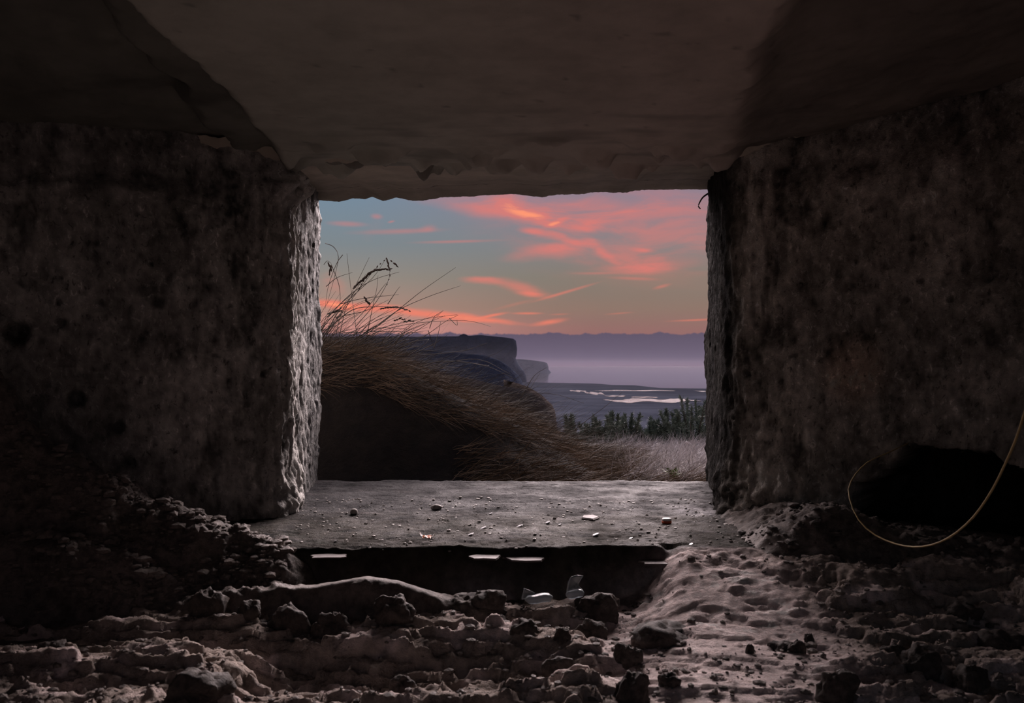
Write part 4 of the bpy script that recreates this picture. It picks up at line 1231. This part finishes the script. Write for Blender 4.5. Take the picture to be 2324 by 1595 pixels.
main_stems = [
    [(700, 830), (742, 760), (790, 690), (832, 635), (850, 612), (890, 610)],
    [(690, 800), (745, 728), (800, 672), (848, 628), (876, 586)],
    [(742, 720), (800, 664), (850, 634), (906, 617)],
    [(765, 800), (850, 745), (905, 702), (960, 658), (1034, 607)],
    [(770, 790), (850, 742), (905, 703), (975, 672), (1046, 648)],
    [(745, 745), (800, 703), (850, 696), (895, 697), (930, 705)],
    [(812, 790), (808, 745), (797, 660), (787, 575)],
    [(738, 552), (757, 560), (768, 582), (760, 625), (742, 690)],
    [(778, 578), (764, 598), (745, 650), (738, 700)],
    [(745, 800), (820, 760), (900, 735), (980, 721), (1038, 714)],
    [(760, 806), (840, 760), (930, 735), (1040, 727), (1080, 731), (1114, 741)],
    [(840, 806), (950, 806), (1050, 796), (1106, 778)],
    [(720, 790), (760, 720), (800, 660), (838, 584)],
    [(730, 770), (780, 700), (830, 622)],
    [(806, 742), (850, 690), (880, 640), (885, 612)],
    [(800, 735), (840, 690), (870, 650), (884, 636)],
    [(812, 660), (824, 640), (834, 625)],
    [(830, 775), (845, 700), (855, 655), (858, 625)],
    [(740, 650), (765, 630), (800, 618)],
    [(735, 600), (743, 592), (752, 598)],
    [(752, 600), (770, 650), (772, 700)],
    [(880, 690), (900, 660), (908, 650)],
    [(770, 690), (820, 678), (905, 668)],
    [(760, 720), (830, 705), (882, 680)],
    [(870, 800), (930, 760), (980, 728), (1006, 704)],
    [(850, 790), (910, 758), (1010, 716)],
    [(975, 745), (985, 720), (1005, 705)],
    [(905, 790), (960, 765), (1010, 730), (1040, 715)],
    [(1020, 722), (1037, 738), (1037, 726)],
    [(985, 790), (995, 755), (1000, 730)],
    [(972, 750), (980, 775), (985, 790)],
    [(945, 800), (985, 780), (1018, 758)],
    [(930, 805), (960, 785), (973, 770)],
    [(770, 770), (850, 745), (940, 747)],
    [(780, 755), (880, 752), (960, 755)],
    [(745, 780), (790, 757), (850, 730), (880, 716)],
    [(830, 880), (900, 830), (950, 800)],
    [(850, 870), (930, 845), (1020, 820), (1110, 830)],
    [(870, 850), (960, 835), (1080, 815), (1160, 850)],
    [(900, 850), (1000, 820), (1100, 830), (1170, 860)],
]
for i, s_ in enumerate(main_stems):
    stem(s_, 0.0021 if i < 6 else 0.0015, 0.0007, dy=0.06 * math.sin(i * 2.1))
for i in range(70):
    bx = random.uniform(690, 900); by = random.uniform(775, 812)
    L = random.uniform(60, 190) * (1.0 if bx < 800 else 0.7)
    a = math.radians(random.gauss(48, 17)) * (1.0 if bx < 780 else 0.7)
    ex, ey = bx + L * math.cos(a), by - L * math.sin(a)
    mx, my = (bx + ex) / 2 - 0.06 * L, (by + ey) / 2 - 0.08 * L
    stem([(bx, by), (mx, my), (ex, ey)], 0.0015, 0.0005, n=8, dy=random.uniform(-0.25, 0.35))
seed_head([(800, 655), (825, 632), (848, 614), (890, 610)], 0.0050, 26, 0.30)
seed_head([(812, 645), (840, 622), (862, 600), (874, 588)], 0.0034, 8, 0.4)
seed_head([(876, 584), (880, 596), (884, 612)], 0.0046, 6, 0.25)
seed_head([(886, 590), (892, 596), (899, 602)], 0.0046, 3, 0.15)
seed_head([(744, 594), (749, 605), (748, 620)], 0.0048, 7, 0.4)
seed_head([(862, 702), (880, 697), (905, 698), (932, 706)], 0.0044, 13, 0.3)
seed_head([(826, 672), (831, 680), (838, 688)], 0.0050, 6, 0.4)
seed_head([(893, 728), (905, 724), (918, 724)], 0.0040, 5, 0.3)
seed_head([(915, 730), (925, 729), (935, 728)], 0.0040, 5, 0.4)
seed_head([(742, 712), (760, 707), (772, 706)], 0.0046, 8, 0.4)
seed_head([(885, 610), (884, 630), (878, 645)], 0.0030, 4, 0.3)
seed_head([(815, 655), (824, 640), (834, 622)], 0.0030, 5, 0.2)

# a few single stalks standing before the view
def lone(pix, Y, r, label, mat='stem', cat='grass stalk'):
    o = tube('grass_stalk', spline([P(a, c, Y) for a, c in pix], 18), np.linspace(r, r * 0.35, 18), M[mat], n=5)
    tag(o, label, cat, 'single stalks before the beach')
lone([(1165, 935), (1198, 875), (1215, 850), (1240, 834)], 5.2, 0.003, 'dark pointed grass stalk rising before the small headland')
lone([(1180, 940), (1205, 880), (1226, 846)], 5.25, 0.0022, 'second dark stalk leaning close beside the pointed one')
lone([(1260, 1010), (1330, 955), (1370, 925), (1412, 890)], 5.6, 0.0026, 'long straight stalk slanting across the shingle')
lone([(1080, 915), (1180, 893), (1260, 895), (1325, 915)], 5.1, 0.0022, 'thin arching stalk above the dark bluff')
lone([(1020, 880), (1100, 815), (1130, 800), (1160, 778)], 4.9, 0.0016, 'thin stalk curving up across the far cliff')
lone([(1556, 1003), (1568, 1010), (1578, 1020), (1584, 1035)], 7.2, 0.014, 'thick pinkish bent stalk near the right jamb', 'straw_pale')
lone([(1410, 1060), (1409, 1020), (1411, 1000)], 5.4, 0.0026, 'short upright dark twig in the pale grass')
lone([(1508, 1050), (1512, 1030), (1514, 1012)], 5.5, 0.0022, 'short reddish upright twig left of the green sprig')

# fresh green sprig
sx, sy = (1528 - 1162) / FPX * 4.35, 4.35
sz = float(out_z(np.array([sx]), np.array([sy]))[0])
sp = empty('green_sprig', (sx, sy, sz))
tag(sp, 'small fresh green leafy sprig at the outer edge of the sill', 'plant')
for i in range(14):
    a = i * 2.4
    L = 0.05 + 0.03 * (i % 4) / 3
    tip = np.array([math.cos(a) * L * 1.1, math.sin(a) * L * 0.6, 0.03 + 0.05 * ((i * 7) % 5) / 4])
    midp = tip * 0.55 + np.array([0, 0, 0.02])
    side = np.cross(tip, (0, 0, 1)); side /= np.linalg.norm(side) + 1e-9
    w = 0.010
    v = [np.zeros(3), midp + side * w, tip, midp - side * w, midp + np.array([0, 0, -0.004])]
    mesh_obj('leaf', v, [[0, 1, 4], [1, 2, 4], [2, 3, 4], [3, 0, 4]], M['green'], sp)
for a in (0.4, 2.2, 4.4):
    tube('stem', [(0, 0, -0.02), (0.01 * math.cos(a), 0.01 * math.sin(a), 0.03), (0.03 * math.cos(a), 0.02 * math.sin(a), 0.07)], 0.002, M['green'], sp, n=5)

# gorse bushes along the cliff edge: spiny upright shoots
def gorse(px, py_top, py_base, wpx, Y, nsh, seed, label):
    rs = np.random.default_rng(seed)
    x0, _, _ = P(px, py_base, Y)
    zb = float(out_z(np.array([x0]), np.array([Y]))[0])
    ztop = P(px, py_top, Y)[2]
    H = ztop - zb
    W = wpx / FPX * Y * 0.5
    e = empty('gorse_bush', (x0, Y, zb))
    tag(e, label, 'bush', 'gorse bushes along the cliff edge')
    roots, d0s, Ls, Ws = [], [], [], []
    for i in range(nsh):
        u = rs.uniform(-1, 1)
        h = H * (1 - 0.35 * abs(u) ** 1.5) * rs.uniform(0.40, 1.0)
        if i < 3: h = H * rs.uniform(0.92, 1.02); u *= 0.4
        base = np.array([u * W * 0.75, rs.normal(0, 0.10), 0.0])
        tip = np.array([u * W * 1.25 + rs.normal(0, 0.05), base[1] + rs.normal(0, 0.08), h])
        tube('shoot', [base, (base + tip) / 2 + rs.normal(0, 0.012, 3), tip], [0.008, 0.006, 0.002], M['wood'], e, n=4)
        m_ = 420
        t_ = rs.uniform(0.03, 1.0, m_)
        roots.append(base[None] + (tip - base)[None] * t_[:, None] + rs.normal(0, 0.004, (m_, 3)))
        ax = (tip - base) / np.linalg.norm(tip - base)
        rd = rs.normal(size=(m_, 3)); rd /= np.linalg.norm(rd, axis=1)[:, None]
        d0s.append(ax[None] * 0.9 + rd)
        Ls.append(rs.uniform(0.035, 0.075, m_) * (1.2 - 0.6 * t_)); Ws.append(rs.uniform(0.006, 0.012, m_))
    R = np.concatenate(roots)
    ribbons('foliage', R, np.concatenate(d0s), np.concatenate(Ls), np.concatenate(Ws), np.tile([[0, 0, 0.15]], (len(R), 1)), M['gorse'], nseg=1, parent=e)['kind'] = 'stuff'
gl = [
    (1575, 902, 1015, 110, 8.6, 21, 'tallest dark gorse bush, beside the right jamb'),
    (1528, 928, 1012, 70, 8.7, 12, 'gorse bush with one leaning shoot, left of the tallest bush'),
    (1475, 950, 1010, 90, 8.8, 13, 'low rounded gorse bush, third from the right jamb'),
    (1434, 938, 1012, 46, 8.7, 7, 'narrow upright gorse bush in the middle of the row'),
    (1392, 934, 1014, 80, 8.6, 12, 'gorse bush with spread pointed shoots, left of the narrow one'),
    (1350, 950, 1012, 64, 8.8, 9, 'small gorse bush, third from the left end of the row'),
    (1306, 944, 1002, 44, 9.0, 5, 'little two-pronged gorse shoot at the left end of the row'),
    (1332, 965, 1006, 50, 8.9, 5, 'lowest gorse tuft, beside the two-pronged shoot'),
    (1640, 915, 1015, 90, 8.6, 13, 'gorse bush hidden partly behind the right jamb'),
]
for i, a in enumerate(gl):
    gorse(*a[:6], 400 + i, a[6])

# ================================================================== the coast far below
SEA_Z = -25.0
v = [(-9000, 700, SEA_Z), (14000, 700, SEA_Z), (30000, 40000, SEA_Z), (-30000, 40000, SEA_Z)]
o = mesh_obj('sea', v, [[0, 1, 2, 3]], M['sea'], smooth_sh=False)
tag(o, 'calm pink-lit sea reaching to the hazy horizon', kind='structure')

def beach_shore(x):
    px = [900, 1195, 1250, 1350, 1380, 1440, 1455, 1500, 1610, 1800, 2600]
    py = [866, 867, 868.5, 870, 873, 874, 879, 880.5, 881.5, 882, 886]
    Yp = (EYE - SEA_Z) * FPX / (np.array(py) - 830.0)
    Xp = (np.array(px) - 1162) / FPX * Yp
    return np.interp(x, Xp, Yp) + 6 * fbm(pts3(x, x * 0, None, 60, 501), 3)
xs = np.linspace(-420, 1200, 180); tt = np.linspace(0, 1, 90)
Xg = np.repeat(xs, len(tt)); T = np.tile(tt, len(xs))
Yg = mix(40, beach_shore(Xg), T)
Zg = SEA_Z + 0.35 + 3.0 * (1 - T) ** 3 + 0.25 * fbm(pts3(Xg, Yg, None, 25, 503), 3) * (1 - T) - 0.5 * smooth(0.985, 1.0, T)
sh_ = smooth(0.55, 0.2, T) * smooth(120, -40, Xg) * (0.8 + 0.9 * fbm(pts3(Xg, Yg, None, (30, 14, 1), 505), 4))
wet = smooth(0.6, 0.9, T)
tb = np.clip(1 + 1.1 * sh_ - 0.25 * wet + 0.25 * fbm(pts3(Xg, Yg, None, (90, 22, 1), 507), 3), 0.3, 2.4)
o = mesh_obj('beach', np.stack([Xg, Yg, Zg], 1), grid_faces(len(xs), len(tt)), M['beach'], colors=np.stack([tb * 0.97, tb, tb * 1.08], 1))
tag(o, 'dark wet beach of sand and shingle below the cliffs', kind='structure')

# tide pools
pools = [(1312, 887, 18, 1.6, 'small tide pool farthest left on the beach'), (1350, 892, 20, 2.4, 'bent left tide pool below the first small one'),
         (1398, 898.5, 24, 1.2, 'thin tide pool trailing right from the bent one'), (1480, 908.5, 104, 3.6, 'longest bright tide pool, in front of all others'),
         (1440, 886, 90, 0.9, 'hair-thin tide pool line along the shore'), (1597, 888, 12, 1.2, 'short tide pool at the right jamb'),
         (1462, 901, 30, 0.9, 'thin pool streak just above the longest pool')]
def beach_z(x, y):
    sh0 = beach_shore(np.array([x]))[0]
    T = (y - 40) / (sh0 - 40)
    return SEA_Z + 0.35 + 3.0 * (1 - T) ** 3
for i, (px, py, w, h, lab) in enumerate(pools):
    z = SEA_Z + 0.5
    for _ in range(5):
        Y = (EYE - z) * FPX / (py - 830.0)
        x = (px - 1162) / FPX * Y
        z = beach_z(x, Y) + 0.30
    rx = w / FPX * Y
    ry = h * Y * Y / (FPX * (EYE - z))
    n = 60
    a = np.linspace(0, 2 * np.pi, n, endpoint=False)
    nz = fbm(pts3(np.cos(a) * 3 + i * 7, np.sin(a) * 3, None, 0.5, 520 + i), 3)
    X = x + np.cos(a) * rx * (1 + 0.15 * nz); Yp = Y + np.sin(a) * ry * (1 + 0.9 * nz) + 0.5 * ry * np.sin(np.cos(a) * 7 + i)
    v = np.concatenate([np.stack([X, Yp, np.full(n, z)], 1), np.stack([X, Yp, np.full(n, z - 0.9)], 1)])
    f = [list(range(n))] + [[k, n + k, n + (k + 1) % n, (k + 1) % n] for k in range(n)]
    o = mesh_obj('tide_pool', v, f, M['pool'], smooth_sh=False)
    tag(o, lab, 'tide pool', 'tide pools shining on the beach')

# headlands and cliffs
def cliff(name, Yf, depth, top, end, xl_px, zbase, amp, mat, label, cat, nx=150, nz=40, lean=0.0, nscale=None):
    """top: [(px, py)] skyline left to right; end: [(px, py)] profile of the seaward end from skyline down to the foot"""
    top = np.array(top, float); end = np.array(end, float)
    s = Yf / FPX
    tx = (top[:, 0] - 1162) * s; tz = EYE + (830 - top[:, 1]) * s
    ex = (end[:, 0] - 1162) * s; ez = EYE + (830 - end[:, 1]) * s
    xl = (xl_px - 1162) * s
    sc = nscale or depth * 0.12
    rows = []
    for j in range(nz):
        v_ = j / (nz - 1)
        zz_end = mix(zbase, ez[0], v_)
        xe = np.interp(zz_end, ez[::-1], ex[::-1])
        rr = depth * 0.07
        u = np.linspace(0, 1, nx)
        a = np.clip((u - 0.75) / 0.17, 0, 1) * math.pi / 2
        back = np.clip((u - 0.92) / 0.08, 0, 1)
        xf = np.where(u < 0.75, mix(xl, xe - rr, np.minimum(u / 0.75, 1)), xe - rr * (1 - np.sin(a)) - back * depth * 0.15)
        yf = Yf + rr * (1 - np.cos(a)) + back * depth
        zt = np.interp(np.minimum(xf, ex[0] - 0.0), tx, tz)
        z = mix(zbase, zt, v_)
        yf = yf + lean * (z - zt)
        nf = fbm(pts3(xf, z, yf, (sc, sc * 0.6, sc), 600), 4, 0.55)
        yf = yf - amp * nf * (0.3 + 0.7 * (1 - v_ ** 8))
        rows.append(np.stack([xf, yf, z], 1))
    # plateau running back
    last = rows[-1]
    for q in (0.3, 1.0):
        r_ = last.copy(); r_[:, 1] = mix(last[:, 1], Yf + depth * 1.02, q); r_[:, 2] = last[:, 2] - q * depth * 0.06
        rows.append(r_)
    V = np.concatenate(rows)
    o = mesh_obj(name, V, grid_faces(len(rows), nx), mat)
    return tag(o, label, cat)

tops = [(200, 768), (500, 768), (720, 764), (790, 764), (860, 763), (940, 764), (1000, 763), (1040, 763), (1048, 758), (1055, 757), (1062, 762), (1090, 760), (1120, 763), (1150, 766), (1165, 768), (1171, 772)]
cliff('sea_cliff', 1400, 320, tops, [(1171, 772), (1174, 790), (1173, 806), (1170, 812), (1178, 828), (1190, 842), (1195, 855), (1196, 868)], 200, SEA_Z, 9, M['cliff'],
      'large blue-grey sea cliff with flat wooded top', 'cliff', nx=220)
cliff('headland', 3300, 700, [(1000, 812), (1180, 815), (1205, 817), (1235, 821), (1243, 824)], [(1243, 824), (1246, 832), (1246, 838), (1251, 844), (1254, 846)], 1000, SEA_Z, 14, M['cliff'],
      'small low headland far out beyond the large cliff', 'headland')
cliff('hillside', 300, 120, [(300, 762), (600, 766), (760, 772), (880, 780), (960, 790), (1040, 800), (1100, 806), (1135, 818), (1160, 836), (1176, 850), (1184, 862)],
      [(1184, 862), (1188, 872), (1192, 885), (1196, 900)], 300, SEA_Z + 4, 1.6, M['cliff'], 'purple-grey hillside sloping down before the large cliff', 'hill', lean=0.9)
cliff('bluff', 75, 30, [(200, 800), (700, 815), (900, 830), (1000, 846), (1080, 862), (1140, 876), (1180, 881), (1210, 888), (1235, 902), (1255, 920)],
      [(1255, 920), (1262, 935), (1264, 955), (1266, 1000), (1272, 1060)], 200, -14, 0.5, M['bluff'], 'near brown bluff with rounded grassy top above the shingle', 'bluff', lean=0.7)

# sea haze lying over the bay
m = bpy.data.materials.new('sea_haze')
m.use_nodes = True
m.node_tree.nodes.clear()
gg = G(m.node_tree)
out = gg.n('ShaderNodeOutputMaterial')
vs_ = gg.n('ShaderNodeVolumeScatter')
vs_.inputs['Color'].default_value = (0.74, 0.74, 0.92, 1)
vs_.inputs['Density'].default_value = 0.00003
vs_.inputs['Anisotropy'].default_value = 0.1
gg.link(vs_.outputs[0], out.inputs['Volume'])
v, f = prism([(-3000, 110), (5000, 110), (5000, 3600), (-3000, 3600)], SEA_Z - 1.5, 18)
o = mesh_obj('sea_haze', v, f, m, smooth_sh=False)
tag(o, 'thin bluish evening haze lying over the bay', 'haze', kind='stuff')
